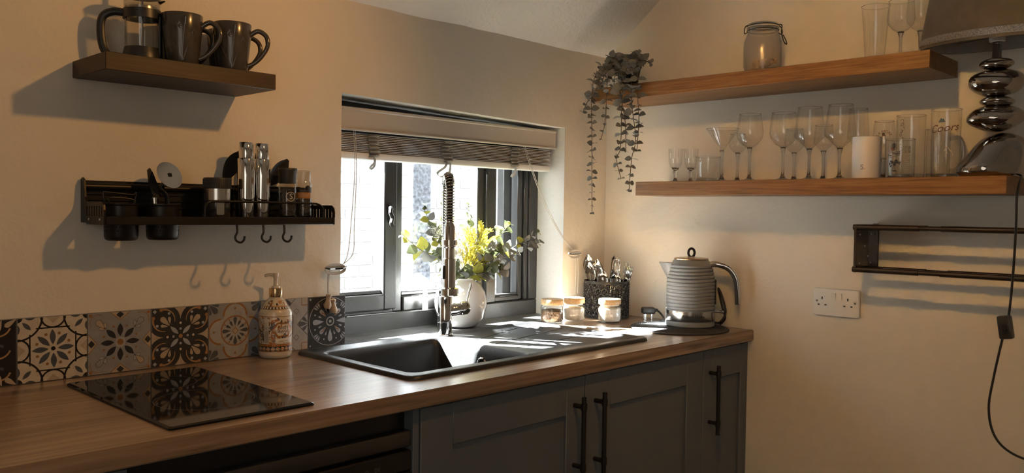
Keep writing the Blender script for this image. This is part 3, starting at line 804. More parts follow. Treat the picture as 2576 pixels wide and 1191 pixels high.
bm = NB(); tube(bm, path, .0095, 12); obj('hose', bm, 'blackplastic', tp)
bm = NB(); n = len(path); L = [0]
for a, b in zip(path, path[1:]): L.append(L[-1]+(b-a).length)
hel = []; sd = Vector((ad.y, -ad.x, 0)); turns = 46
for k in range(turns*10+1):
    s = L[-1]*k/(turns*10); i = max(j for j in range(n-1) if L[j] <= s+1e-9); t = (s-L[i])/(L[i+1]-L[i]); p = path[i].lerp(path[i+1], t)
    tg = (path[i+1]-path[i]).normalized(); nn = tg.cross(sd).normalized(); a = 2*PI*k/10
    hel.append(p+(sd*math.cos(a)+nn*math.sin(a))*.0128)
tube(bm, hel, .0021, 6); obj('spring', bm, 'chrome', tp)
hx = ad*2*RA
bm = NB(); lathe(bm, [(0, .352), (.012, .352), (.0125, .345), (.0165, .335), (.017, .300), (.0195, .292), (.0195, .275), (.0165, .272), (.0165, .242), (.0205, .240), (.0205, .155), (.0295, .152), (.030, .132), (.028, .130), (0, .130)], 32, hx)
obj('spray_head', bm, 'chrome', tp)
bm = NB(); box(bm, (hx.x-.028, hx.y-.006, .180), (hx.x-.0195, hx.y+.006, .222), .002); obj('spray_button', bm, 'blackplastic', tp)
bm = NB(); tube(bm, [Vector((0, 0, .288)), hx*.8+Vector((0, 0, .288))], .006, 10); lathe(bm, [(.0215, .280), (.024, .281), (.024, .296), (.0215, .297)], 24, hx); obj('docking_arm', bm, 'chrome', tp)

# ================================================================== vase and stems on the sill
MT['vase'] = mat('white_glazed_vase', (.78, .77, .74), .12, coat=.4)
bm = NB()
prof = [(0, 0), (.040, 0), (.055, .006), (.076, .030), (.0865, .066), (.0875, .085), (.081, .116), (.066, .140), (.046, .153), (.042, .157), (.044, .161), (.040, .161), (.036, .155), (.058, .138), (.080, .085), (.05, .012), (0, .008)]
lathe(bm, prof, 40)
VX, VY = -.722, .036
tag(obj('vase', bm, 'vase', loc=(VX, VY, ZC+.0042)), 'round glossy white vase of foliage on the window sill behind tap', 'vase')
MT['leafg'] = mat('eucalyptus_leaf', (.095, .11, .05), .5, var=(40, .25))
MT['leafy'] = mat('yellow_green_leaf', (.30, .29, .045), .5, var=(40, .25))
MT['leafgrey'] = mat('grey_green_leaf', (.175, .175, .16), .55, var=(40, .2))
MT['stem'] = mat('brown_stem', (.09, .065, .04), .7)
MT['fern'] = mat('yellow_fern', (.62, .55, .08), .6)
MT['blossom'] = mat('white_blossom', (.80, .78, .74), .7)
for k in ('leafg', 'leafy', 'fern', 'blossom', 'leafgrey'):     # thin leaves let light through
    nt = MT[k].node_tree; b = nt.nodes['Principled BSDF']; o = nt.nodes['Material Output']
    tr = nt.nodes.new('ShaderNodeBsdfTranslucent'); mx = nt.nodes.new('ShaderNodeMixShader'); mx.inputs[0].default_value = .16 if k != 'leafgrey' else .06
    if b.inputs['Base Color'].links: nt.links.new(b.inputs['Base Color'].links[0].from_socket, tr.inputs[0])
    else: tr.inputs[0].default_value = b.inputs['Base Color'].default_value
    nt.links.new(b.outputs[0], mx.inputs[1]); nt.links.new(tr.outputs[0], mx.inputs[2]); nt.links.new(mx.outputs[0], o.inputs[0])
def leaf_mesh(name, m, L=1.0, w=.42, cup=.12, fold=.05):
    bm = NB(); cols = []
    for k in range(7):
        t = k/6; ww = w*math.sin(PI*min(1, max(.02, t))**.8)**.8 if 0 < t < 1 else .03
        z = cup*math.sin(PI*t)
        cols.append([bm.verts.new((L*t, -ww, z+fold*ww*2)), bm.verts.new((L*t, 0, z)), bm.verts.new((L*t, ww, z+fold*ww*2))])
    for a, b in zip(cols, cols[1:]):
        bm.faces.new((a[0], b[0], b[1], a[1])); bm.faces.new((a[1], b[1], b[2], a[2]))
    me = bpy.data.meshes.new(name); bm.to_mesh(me); bm.free(); me.materials.append(MT[m])
    me.polygons.foreach_set('use_smooth', [True]*len(me.polygons)); return me
LEAF = {k: leaf_mesh('leaf', k) for k in ('leafg', 'leafy', 'leafgrey')}
def put_leaf(parent, p, d, up_, size, kind, name='leaf'):
    d = Vector(d).normalized(); up_ = Vector(up_); s = up_.cross(d)
    if s.length < 1e-4: s = d.orthogonal()
    s.normalize(); u_ = d.cross(s)
    o = bpy.data.objects.new(name, LEAF[kind]); COL.objects.link(o); o.parent = parent
    m = Matrix((d, s, u_)).transposed().to_4x4() @ Matrix.Diagonal((size, size, size, 1)); m.translation = Vector(p)
    o.matrix_local = m; return o
rnd = random.Random(11)
ARR = thing('foliage_arrangement', 'mixed eucalyptus, yellow fern and white blossom arranged in the white vase', 'foliage', (0, 0, 0))
def sprig(name, label, pts, kind, n, size, group=None, spread=.9, rad=.0016, skip=.3, taper=.6):
    """one cut stem standing in the vase, leaves in opposite pairs"""
    P_ = cr(pts, 8); base = P_[0]
    bm = NB(); tube(bm, [p-base for p in P_], [rad*(1-.5*k/len(P_)) for k in range(len(P_))], 6)
    st = obj(name, bm, 'stem', ARR, loc=base); st['label'] = label
    for k in range(n):
        t = skip+(1-skip)*k/max(1, n-1); i = min(len(P_)-2, int(t*(len(P_)-1))); p = P_[i]; tg = (P_[i+1]-P_[i]).normalized()
        sz = size*(1-taper*max(0, (t-.5)*2)**2)*rnd.uniform(.85, 1.15)
        sidev = tg.cross(Vector((math.sin(k*1.3), math.cos(k*1.3), .4))).normalized()
        for s in (1, -1):
            kd = kind if not isinstance(kind, list) else rnd.choice(kind)
            put_leaf(st, p-base, sidev*s*spread+tg*.55+Vector((0, 0, rnd.uniform(-.15, .15))), Vector((rnd.uniform(-.5, .5), -1, .6)) if k % 2 else Vector((0, 0, 1)), sz, kd)
    return st
O = Vector((VX, VY, .150))
GE = 'cut stems in the white vase'
LG = ['leafg', 'leafg', 'leafy', 'leafgrey']
sprig('eucalyptus_stem', 'leafy stem arching furthest left in the white vase', [O, (-.80, .045, .23), (-.90, .035, .265), (-.985, .02, .315)], ['leafy', 'leafg', 'leafgrey'], 9, .044, GE)
sprig('eucalyptus_stem', 'dense grey green stem leaning low to the left of the tap', [O, (-.765, .025, .185), (-.81, .01, .215), (-.87, -.005, .262)], ['leafgrey', 'leafg', 'leafg'], 16, .036, GE, skip=.15)
sprig('eucalyptus_stem', 'leafy stem rising upper left of the tap to the mullion', [O, (-.775, .05, .26), (-.83, .055, .33), (-.868, .055, .395)], LG, 8, .036, GE)
sprig('eucalyptus_stem', 'round leaved stem standing upright just left of the tap neck', [O, (-.745, .06, .28), (-.765, .065, .37), (-.770, .065, .445)], LG, 8, .032, GE)
sprig('eucalyptus_stem', 'round dark leaved stem upright just right of the tap neck', [O, (-.700, .055, .25), (-.672, .06, .33), (-.668, .06, .415)], ['leafg', 'leafgrey'], 13, .038, GE)
sprig('eucalyptus_stem', 'broad leaved dark stem pointing up to the right of vase', [O, (-.665, .04, .22), (-.58, .03, .285), (-.505, .02, .345)], ['leafg', 'leafy', 'leafg'], 9, .054, GE)
sprig('eucalyptus_stem', 'upper of the two pale stems reaching furthest right', [O, (-.64, .03, .205), (-.50, .015, .262), (-.375, .00, .318)], ['leafgrey', 'leafg', 'leafy'], 13, .036, GE)
sprig('eucalyptus_stem', 'lower of the two pale stems reaching furthest right', [O, (-.65, .02, .195), (-.53, .0, .235), (-.372, -.012, .285)], ['leafgrey'], 14, .034, GE)
sprig('eucalyptus_stem', 'thick curled leaf stem lying over the vase rim at right', [O, (-.69, .005, .178), (-.655, -.018, .186), (-.595, -.045, .192)], ['leafg', 'leafy', 'leafgrey'], 16, .040, GE, skip=.1, taper=.2)
sprig('eucalyptus_stem', 'short leafy stem drooping over the vase rim at left', [O, (-.76, .02, .178), (-.80, .0, .185), (-.835, -.02, .180)], LG, 9, .038, GE, skip=.2, taper=.2)
sprig('eucalyptus_stem', 'dark leaved stem filling the right side above the vase', [O, (-.67, .02, .21), (-.62, .01, .250), (-.565, .0, .262)], ['leafg', 'leafg', 'leafgrey'], 9, .042, GE, skip=.2)
sprig('eucalyptus_stem', 'mid height leafy stem between tap and mullion', [O, (-.76, .03, .22), (-.815, .03, .275), (-.855, .025, .300)], LG, 8, .034, GE, skip=.2)
# feathery fern and blossom
def feather(name, label, tip, kind, n=16, w=.05, seed=1):
    R_ = random.Random(seed); b0 = O; P_ = cr([b0, b0.lerp(Vector(tip), .5)+Vector((0, -.01, .015)), tip], 12)
    bm = NB(); tube(bm, [p-b0 for p in P_], .0012, 5)
    st = obj(name, bm, 'stem', ARR, loc=b0); st['label'] = label
    bm = NB()
    for k in range(n):
        t = .25+.75*k/n; i = min(len(P_)-2, int(t*(len(P_)-1))); p = P_[i]-b0; tg = (P_[i+1]-P_[i]).normalized(); l = w*(1-.6*(t-.25))
        for s in (-1, 1):
            a = R_.uniform(0, 6.28); sd_ = (tg.cross(Vector((math.cos(a)*.4, 1, math.sin(a)*.4)))).normalized()*s
            q = p+sd_*l*.7+tg*l*.6
            tube(bm, [p, q], .0007, 4)
            for m in range(6):
                r_ = p.lerp(q, (m+1)/6); ln = l*.28*(1-.1*m)
                for s2 in (-1, 1):
                    e = r_+tg*ln*.6+Vector((R_.uniform(-1, 1), R_.uniform(-1, 1), R_.uniform(-.6, 1)))*ln*.7
                    nv = (e-r_).cross(Vector((.2, -1, .1))).normalized()*ln*.22
                    mid = r_.lerp(e, .5); bm.faces.new([bm.verts.new(r_), bm.verts.new(mid+nv), bm.verts.new(e), bm.verts.new(mid-nv)])
    o = obj('fronds' if kind == 'fern' else 'petals', bm, kind, st, fix=False); o['kind'] = 'stuff'
feather('fern_stem', 'feathery bright yellow fern frond to the right of the tap', (-.635, .02, .325), 'fern', 18, .075, 3)
feather('fern_stem', 'shorter feathery yellow fern frond close against the tap', (-.690, .03, .325), 'fern', 14, .050, 5)
feather('blossom_stem', 'fluffy white blossom spray to the left of the tap neck', (-.810, .045, .330), 'blossom', 20, .075, 8)
feather('blossom_stem', 'fluffy white blossom spray upright behind the tap neck', (-.745, .065, .370), 'blossom', 16, .055, 9)
bm = NB(); prism(bm, [(0, 0), (.028, 0), (.040, .095), (.022, .085)], 0, .0015, 'XZ')
o = tag(obj('folded_card', bm, 'whiteplastic', loc=(-.845, .100, ZC+.060)), 'small white card tucked behind the vase at its left', 'card'); o.rotation_euler = (-.18, 0, .1)
o.location = (-.830, .104, ZC+.058)

# ================================================================== counter things
MT['ceramic'] = mat('cream_ceramic', (.62, .55, .44), .22, coat=.3)
MT['gold'] = mat('polished_gold_collar', (.62, .44, .24), .14, 1.0)
MT['s_orange'] = mat('s_orange', (.42, .16, .02), .3); MT['s_dark'] = mat('s_dark', (.030, .024, .022), .3); MT['s_blue'] = mat('s_blue', (.10, .115, .14), .3)
MT['s_cream'] = mat('s_cream', (.66, .60, .50), .3); MT['s_brown'] = mat('s_brown', (.22, .085, .02), .3); MT['s_white'] = mat('s_white', (.72, .70, .66), .3); MT['s_grey'] = mat('s_grey', (.22, .20, .18), .4)
SM = ['s_orange', 's_dark', 's_blue', 's_cream', 's_brown', 's_white', 's_grey']; sO, sD, sB, sC, sN, sW, sG = range(7)
def cyl_map(r, z0=0.0, a0=0.0, step=.000012, prof=None):
    """wrap a flat print onto a cylinder: x runs around (metres), y up"""
    def f(x, y, L):
        rr = (prof(y) if prof else r)+.00012+L*step; a = a0+x/r
        return (rr*math.cos(a), rr*math.sin(a), z0+y)
    return f
CAMA = lambda x, y: math.atan2(-2.0306-y, -2.6069-x)         # bearing of the viewer from a spot (for turning a label)
def sub(poly, mx=.006):
    out = []
    for i in range(len(poly)):
        a, b = poly[i], poly[(i+1) % len(poly)]; n = max(1, int(math.hypot(b[0]-a[0], b[1]-a[1])/mx)); out += [(a[0]+(b[0]-a[0])*k/n, a[1]+(b[1]-a[1])*k/n) for k in range(n)]
    return out
def strips(x0, x1, y0, y1, n): return [p_rect(x0+(x1-x0)*k/n, y0, x0+(x1-x0)*(k+1)/n, y1) for k in range(n)]
def put_text(name, s, size, mapf, m, parent, ox=0, oy=0, sx=1.0):
    vs, fs = text_mesh(s, size); bm = NB(); V_ = [bm.verts.new(mapf(x*sx+ox, y+oy, 3)) for x, y in vs]
    for f in fs:
        try: bm.faces.new([V_[i] for i in f])
        except ValueError: pass
    return obj(name, bm, m, parent, smooth=False, fix=False)

# ---- soap dispenser
SXp, SYp = -1.462, -.060
sp = thing('soap_dispenser', 'ornate orange and cream ceramic soap dispenser beside the sink', 'soap dispenser', (SXp, SYp, .0008))
R = .0425
bm = NB(); lathe(bm, [(0, 0), (.036, 0), (.0405, .004), (.0425, .011), (.0425, .116), (.0410, .120), (.0405, .122), (.037, .126), (.022, .150), (.0155, .156), (.0155, .160), (0, .160)], 48); bt = obj('bottle', bm, 'ceramic', sp)
rn = random.Random(21)
fac = CAMA(SXp, SYp); mp = cyl_map(R, 0, fac)
S = []
for y0, y1, c in ((.018, .0205, sN), (.0205, .0325, sD), (.0325, .036, sO), (.036, .038, sN), (.108, .1095, sN)): S.append((c, strips(-PI*R*.999, PI*R*.999, y0, y1, 72), 1))
for k in range(22):
    x = -PI*R+(k+.5)*2*PI*R/22; S += [(sC, p_disc(x, .0255, .0050, 12), 3), (sO, p_disc(x, .0255, .0034, 10), 4), (sC, p_disc(x, .0250, .0016, 8), 5)]
for k in range(430):                                   # scrolling foliage
    x = rn.uniform(-PI*R, PI*R); y = rn.uniform(.042, .102); t = rn.uniform(0, 6.28); c = rn.choice([sO, sO, sO, sN, sD, sD, sB])
    if rn.random() < .5: S.append((c, p_petal(x, y, t, rn.uniform(.007, .015), rn.uniform(.0018, .0036), 5), 2+k % 26))
    else: S.append((c, p_arc(x, y, rn.uniform(.003, .007), .0017, math.degrees(t), math.degrees(t)+rn.uniform(120, 220), 8, .0006), 2+k % 26))
for k in range(9):
    x = -PI*R+(k+.3)*2*PI*R/9; y = .060 if k % 2 else .088
    S += [(sB, p_disc(x+.004*math.cos(q*1.26), y+.004*math.sin(q*1.26), .0026, 8), 30) for q in range(5)] + [(sO, p_disc(x, y, .002, 8), 31)]
_l = [31]
def LAY(): _l[0] += 2; return _l[0]
lx = .020                                              # cartouche and the barcode strip
S += [(sN, sub([(lx+.0275*math.cos(a)*(1+.07*math.cos(6*a)), .075+.0195*math.sin(a)*(1+.10*math.cos(6*a))) for a in [2*PI*k/48 for k in range(48)]]), LAY())]
S += [(sO, sub([(lx+.0258*math.cos(a)*(1+.07*math.cos(6*a)), .075+.0180*math.sin(a)*(1+.10*math.cos(6*a))) for a in [2*PI*k/48 for k in range(48)]]), LAY())]
S += [(sW, sub([(lx+.0225*math.cos(a)*(1+.07*math.cos(6*a)), .075+.0152*math.sin(a)*(1+.10*math.cos(6*a))) for a in [2*PI*k/48 for k in range(48)]]), LAY())]
S += [(sW, strips(lx-.020, lx+.022, .042, .053, 8), 33), (sC, strips(-.0295, -.0165, .039, .104, 3), 33)]
for k in range(13): S.append((sG, p_rect(-.0275+.0008*k, .041, -.0270+.0008*k, .041+.030+rn.choice([0, .012, .024])), 35))
print_mesh('floral_print', S, mp, SM, bt)
put_text('lettering', 'SWEET', .0098, cyl_map(R, 0, fac, .00020), 's_dark', bt, lx, .0800); put_text('lettering', 'ORANGE', .0098, cyl_map(R, 0, fac, .00020), 's_dark', bt, lx, .0705)
put_text('lettering', 'HAND SOAP', .0048, cyl_map(R, 0, fac, .00020), 's_dark', bt, lx+.002, .0455)
def shp(y): return .037+(y-.126)*(.022-.037)/.024
S = [(sN, strips(-PI*R*.999, PI*R*.999, .1265, .128, 60)), (sD, strips(-PI*R*.999, PI*R*.999, .128, .133, 60)), (sO, strips(-PI*R*.999, PI*R*.999, .1335, .1352, 60))]
for k in range(26): S.append((sC, p_disc(-PI*R+(k+.5)*2*PI*R/26, .1305, .0030, 8)))
for k in range(60): S.append((rn.choice([sO, sO, sD, sB]), p_petal(rn.uniform(-PI*R, PI*R), rn.uniform(.137, .146), rn.uniform(0, 6.28), rn.uniform(.006, .012), .0020, 5)))
print_mesh('shoulder_print', S, cyl_map(R, 0, fac, .000008, shp), SM, bt, rect=(-1, 1, .1262, .1498))
bm = NB(); lathe(bm, [(0, .157), (.0168, .157), (.0172, .159), (.0172, .178), (.0165, .180), (0, .180)], 32); obj('gold_collar', bm, 'gold', sp)
bm = NB(); lathe(bm, [(0, .179), (.0105, .179), (.0105, .1845), (.0055, .186), (.0050, .205), (.0065, .207), (.0075, .216), (.0072, .219), (0, .219)], 20)
tube(bm, cr([(0, 0, .213), (-.012, .010, .214), (-.022, .018, .211)], 4), [.0045]*4+[.004]*4+[.0032], 10); obj('pump', bm, 's_cream', sp)

# ---- three glass jars with wooden lids
MT['jarglass'] = thin_glass('jar_glass', (.985, .99, .985), 1.4)
MT['lidwood'] = wood('acacia_lid', (.24, .13, .05), (.44, .28, .13), (.60, .42, .22), 0, .45, 3)
MT['lidseal'] = mat('pale_seal', (.70, .66, .58), .6)
MT['pepper'] = mat('peppercorns', (.16, .11, .07), .7, var=(180, .9), bump=(300, 1.0)); MT['salt'] = mat('white_salt', (.82, .81, .78), .8, bump=(260, .6)); MT['shell'] = mat('pale_contents', (.76, .74, .70), .7, var=(60, .2), bump=(90, .9))
def storage_jar(label, x, y, fill, fh):
    j = thing('storage_jar', label, 'jar', (x, y, .0007), group='glass storage jars by the window')
    bm = NB(); lathe(bm, [(0, 0), (.034, 0), (.0395, .005), (.0415, .014), (.0415, .050), (.039, .057), (.034, .060), (.034, .064), (.0325, .064), (.0325, .0595), (.0375, .056), (.0395, .050), (.0395, .014), (.037, .006), (0, .0045)], 36); obj('jar_glass', bm, 'jarglass', j)
    bm = NB(); lathe(bm, [(0, .0055), (.036, .0065), (.0387, .014), (.0387, fh-.004), (.035, fh), (.018, fh+.003), (0, fh+.001)], 30); obj('contents', bm, fill, j)
    bm = NB(); lathe(bm, [(0, .0642), (.0385, .0642), (.0395, .066), (.0395, .081), (.038, .083), (0, .083)], 36); obj('lid', bm, 'lidwood', j)
    bm = NB(); lathe(bm, [(.0325, .0600), (.0332, .0600), (.0332, .0643), (.0325, .0643)], 30, cap=False); obj('seal', bm, 'lidseal', j)
storage_jar('small glass jar of dark peppercorns with wooden lid by the window', -.392, -.078, 'pepper', .045)
storage_jar('small wood lidded glass jar between peppercorn jar and cutlery basket', -.296, -.096, 'shell', .048)
storage_jar('small wood lidded glass jar of white salt in front of the cutlery basket', -.228, -.205, 'salt', .052)

# ---- cutlery basket
BXc, BYc = -.110, -.098
bk_ = thing('cutlery_basket', 'round dark metal basket with cut out lattice in the corner', 'basket', (BXc, BYc, .0006))
Rb = .083
bm = NB(); lathe(bm, [(Rb-.0015, .126), (Rb+.001, .126), (Rb+.001, .136), (Rb-.0015, .136)], 40, cap=False); bm.faces.ensure_lookup_table()
lathe(bm, [(0, 0), (Rb, 0), (Rb+.001, .002), (Rb+.001, .012), (Rb-.0015, .012), (Rb-.0015, .003), (0, .003)], 40); obj('bands', bm, 'blackmetal', bk_)
bm = NB(); NR = 22
def ring(bm, a, z, r, w):
    pts = [(Rb*math.cos(a+r*math.cos(t)/Rb), Rb*math.sin(a+r*math.cos(t)/Rb), z+r*math.sin(t)) for t in [2*PI*k/14 for k in range(14)]]
    tube(bm, pts, w, 4, closed=True)
for row in range(6):
    for k in range(NR):
        a = 2*PI*(k+.5*(row % 2))/NR; ring(bm, a, .020+.0195*row, .0125, .0014)
        for q in range(4):
            t = PI/4+q*PI/2; p0 = (a, .020+.0195*row)
            pts = [(Rb*math.cos(a+s*.012*math.cos(t)/Rb), Rb*math.sin(a+s*.012*math.cos(t)/Rb), p0[1]+s*.012*math.sin(t)) for s in (0.1, .55, 1)]
            tube(bm, pts, [.0008, .0026, .0008], 4)
o = obj('lattice', bm, 'blackmetal', bk_); o['kind'] = 'stuff'
def cutlery(kind, label, x, y, top, lean, az, face=0.0):
    """standing in the basket, head up; lean = tip offset"""
    c = thing(kind, label, kind.replace('table_', ''), (BXc+x, BYc+y, .006), group='cutlery in the basket'); hl = top-.006
    bm = NB()
    if kind == 'table_spoon':
        for v in (0,):
            rows = []
            for k in range(11):
                t = k/10; z = hl-.066*(1-t) if False else hl-.068+.068*t; w = .0215*math.sin(PI*(.06+.94*t)**.85*.985)**.75 if t < 1 else .002
                w = max(.0028, w) if t < .99 else .004
                dep = .009*math.sin(PI*t)
                rows.append([bm.verts.new((w*math.sin(a), dep*math.cos(a)*(1 if abs(a) < 1.6 else 1), z)) for a in [(-1+.25*q)*PI/2 for q in range(9)]])
            for a, b in zip(rows, rows[1:]):
                for q in range(8): bm.faces.new((a[q], a[q+1], b[q+1], b[q]))
            bmesh.ops.solidify(bm, geom=bm.faces[:], thickness=.0010)
        tube(bm, [(0, 0, 0), (0, 0, hl*.5), (0, .001, hl-.066)], [.006, .0045, .0032], 8, flat=.35)
    elif kind == 'table_fork':
        tube(bm, [(0, 0, 0), (0, 0, hl*.5), (0, 0, hl-.066)], [.006, .0045, .0035], 8, flat=.35)
        tube(bm, [(0, 0, hl-.068), (0, -.003, hl-.058), (0, -.003, hl-.046)], [.0035, .010, .0105], 8, flat=.14)
        for q in (-.0081, -.0027, .0027, .0081): tube(bm, cr([(q*.9, -.003, hl-.048), (q, -.004, hl-.022), (q, 0, hl)], 3), [.0019]*6+[.0009], 6)
    else:
        tube(bm, [(0, 0, 0), (0, 0, hl*.45)], [.0065, .0055], 8, flat=.5)
        prism(bm, [(-.007, hl*.44), (.007, hl*.44), (.009, hl*.6), (.0085, hl-.02), (.002, hl), (-.007, hl-.012)], -.0007, .0007, 'XZ')
    o = obj('cutlery_body', bm, 'chrome', c)
    c.rotation_euler = (lean*math.cos(az), lean*math.sin(az), face)
    return c
FA = CAMA(BXc, BYc)+PI/2
# the head leans towards the viewer's left for the spoons, right for forks and knives
cutlery('table_spoon', 'largest shiny table spoon leaning to the left in the basket', -.030, .020, .205, .20, -2.2, FA)
cutlery('table_spoon', 'dark backed spoon standing highest at the left of the basket', -.022, .040, .232, .12, -1.9, FA+.2)
cutlery('table_spoon', 'spoon with upright bowl second from the left in basket', -.006, .018, .215, .10, -1.6, FA-.2)
cutlery('table_spoon', 'small low spoon between two larger spoons in the basket', -.012, -.004, .182, .08, -1.5, FA)
cutlery('table_spoon', 'short spoon at the middle front of the basket', .010, -.020, .180, .08, 1.2, FA+.1)
cutlery('table_spoon', 'sideways turned spoon low at the right middle of basket', .022, -.030, .172, .30, .9, FA+1.1)
cutlery('table_fork', 'fork leaning out furthest to the right in the basket', .032, -.030, .200, .30, .9, FA)
cutlery('table_fork', 'second fork from the right edge of the basket', .034, -.018, .212, .22, .9, FA+.2)
cutlery('table_fork', 'fork with raised tines at the right middle of the basket', .024, -.010, .215, .15, .9, FA-.2)
cutlery('table_fork', 'fork standing behind the knives in the basket', .036, .006, .218, .12, .9, FA)
cutlery('table_knife', 'tallest table knife standing in the basket', .018, .006, .232, .10, .7, FA+.3)
cutlery('table_knife', 'table knife beside the forks, leaning slightly right', .024, .018, .228, .14, .8, FA+.8)
cutlery('table_knife', 'table knife leaning right in the middle of basket', .008, .002, .226, .13, .7, FA+.5)

# ---- kettle, its mat and plug
MT['mat'] = mat('dark_grey_mat', (.030, .030, .031), .7, bump=(220, .5))
bm = NB(); lathe(bm, [(0, 0), (.162, 0), (.164, .002), (.163, .005), (0, .0055)], 64)
mt_ = thing('round_mat', 'round dark ribbed mat lying under the grey kettle', 'mat', (-.172, -.458, .0006)); obj('mat_disc', bm, 'mat', mt_)
bm = NB()
for k in range(1, 24):
    r = .158*k/24; tube(bm, [(r*math.cos(2*PI*i/56), r*math.sin(2*PI*i/56), .0052) for i in range(56)], .0009, 4, closed=True)
o = obj('mat_ribs', bm, 'mat', mt_)
KX, KY = -.112, -.462
MT['kettle'] = mat('grey_kettle_plastic', (.225, .24, .255), .34); MT['kgold'] = mat('warm_metal_lid', (.50, .38, .26), .3, .8); MT['kgauge'] = mat('dark_gauge', (.03, .03, .032), .15)
ke = thing('electric_kettle', 'grey ribbed electric kettle with steel band and arched handle', 'kettle', (KX, KY, .0068))
prof = [(0, .0), (.080, .0), (.083, .003), (.083, .017), (.080, .019)]
bm = NB(); lathe(bm, prof+[(0, .019)], 48); obj('power_base', bm, 'kettle', ke)
bm = NB(); lathe(bm, [(0, .020), (.0812, .020), (.0825, .022), (.0822, .054), (0, .054)], 48); sb = obj('steel_band', bm, 'steel', ke)
pr_ = [(0, .054), (.0815, .054), (.0823, .057)]
for k in range(13):
    z = .060+.0117*k; rr = .0818-.0000*k if z < .15 else .0818-(z-.15)*.22
    pr_ += [(rr-.0016, z-.002), (rr+.0006, z+.001), (rr+.0006, z+.006), (rr-.0016, z+.009)]
pr_ += [(.0640, .214), (.0610, .222), (.056, .226), (0, .226)]
bm = NB(); lathe(bm, pr_, 56); obj('body', bm, 'kettle', ke, ang=35)
bm = NB(); lathe(bm, [(0, .2262), (.0575, .2262), (.0585, .229), (.056, .2315), (.045, .233), (.040, .2325), (.012, .236), (0, .236)], 48); ldk = obj('lid', bm, 'kgold', ke)
hd = Vector((.40, -.917, 0)).normalized(); perp = Vector((-hd.y, hd.x, 0))
vr = Vector((.697, -.717, 0))
bm = NB(); tube(bm, [Vector((0, 0, .249))+vr*.0105*math.cos(t)+Vector((0, 0, .0145*math.sin(t))) for t in [2*PI*k/20 for k in range(20)]], .0042, 10, closed=True); obj('lid_ring', bm, 'blackmetal', ldk)
bm = NB()                                              # spout
so = -hd
def sec(d, z, w, h): return [so*d+perp*w*math.sin(t)+Vector((0, 0, z+h*math.cos(t))) for t in (-PI*.9, -PI/2, -.3, .3, PI/2, PI*.9)]
a = [so*.060+perp*s*.034+Vector((0, 0, z)) for s, z in ((-1, .212), (1, .212))]; b_ = so*.110+Vector((0, 0, .214)); c_ = so*.076+Vector((0, 0, .150)); a2 = [so*.064+perp*s*.030+Vector((0, 0, .165)) for s in (-1, 1)]
vv = [bm.verts.new(p) for p in (a[0], a[1], b_+perp*.006, b_-perp*.006, a2[0], a2[1], c_)]
for f in ((0, 3, 2, 1), (0, 4, 3), (1, 2, 5), (4, 6, 3), (5, 2, 6), (3, 6, 2)): bm.faces.new([vv[i] for i in f])
obj('spout', bm, 'kettle', ke)
hp = [hd*.058+Vector((0, 0, .212)), hd*.085+Vector((0, 0, .213)), hd*.125+Vector((0, 0, .202)), hd*.150+Vector((0, 0, .170)), hd*.158+Vector((0, 0, .125)), hd*.160+Vector((0, 0, .082))]
H_ = cr(hp, 8); bm = NB(); tube(bm, H_, [.010+.004*math.sin(PI*min(1, k/14)) if k < 14 else .010-.002*(k-14)/26 for k in range(len(H_))], 14, flat=.8); ho = obj('handle', bm, 'chrome', ke)
bm = NB(); tube(bm, [p-hd*.004+Vector((0, 0, -.003)) for p in H_[6:]], [.0098]*(len(H_)-6), 12, flat=.75); obj('handle_grip', bm, 'blackplastic', ho)
bm = NB(); box(bm, (-.006, -.004, 0), (.006, .006, .085), .003)
g = obj('water_gauge', bm, 'kgauge', ke, loc=hd*.080+Vector((0, 0, .075))); g.rotation_euler = (0, 0, math.atan2(hd.y, hd.x)-PI/2)
bm = NB(); tube(bm, [hd*.078+Vector((0, 0, .052)), hd*.112+Vector((0, 0, .052))], .004, 10); box(bm, hd*.108+Vector((-.008, -.008, .047)), hd*.108+Vector((.008, .008, .057)), .002); obj('switch', bm, 'chrome', ke)
fk = CAMA(KX, KY)
put_text('lettering', 'Russell Hobbs', .0135, cyl_map(.0824, 0, fk, .0002), 'kgauge', sb, .012, .037)
bm = NB()                                              # coiled lead behind the handle
tube(bm, cr([hd*.070+Vector((.02, .0, .012)), hd*.100+Vector((.0, 0, .016)), hd*.118+Vector((0, 0, .05)), hd*.105+Vector((0, 0, .105)), hd*.092+Vector((0, 0, .13)), hd*.100+Vector((.012, 0, .07)), hd*.112+Vector((.01, 0, .030)), hd*.09+Vector((.02, 0, .006))], 8), .0036, 8); obj('lead', bm, 'blackplastic', ke)
pg = thing('mains_plug', 'black three pin plug lying beside the kettle mat near wall', 'plug', (-.060, -.252, .0))
bm = NB(); box(bm, (-.024, -.018, .022), (.024, .018, .046), .006, 2); pb = obj('plug_body', bm, 'blackplastic', pg); 
bm = NB()
for x, y in ((-.012, -.011), (-.012, .011), (.013, 0)): box(bm, (x-.003, y-.002, .001), (x+.003, y+.002, .023), .0006)
obj('pins', bm, 'steel', pg)
bm = NB(); tube(bm, cr([(.022, 0, .036), (.034, -.004, .034), (.046, -.024, .020), (.044, -.060, .012), (.030, -.100, .010)], 6), [.006]*6+[.0036]*19, 8); obj('plug_lead', bm, 'blackplastic', pg)
pg.rotation_euler = (0, 0, -.75)

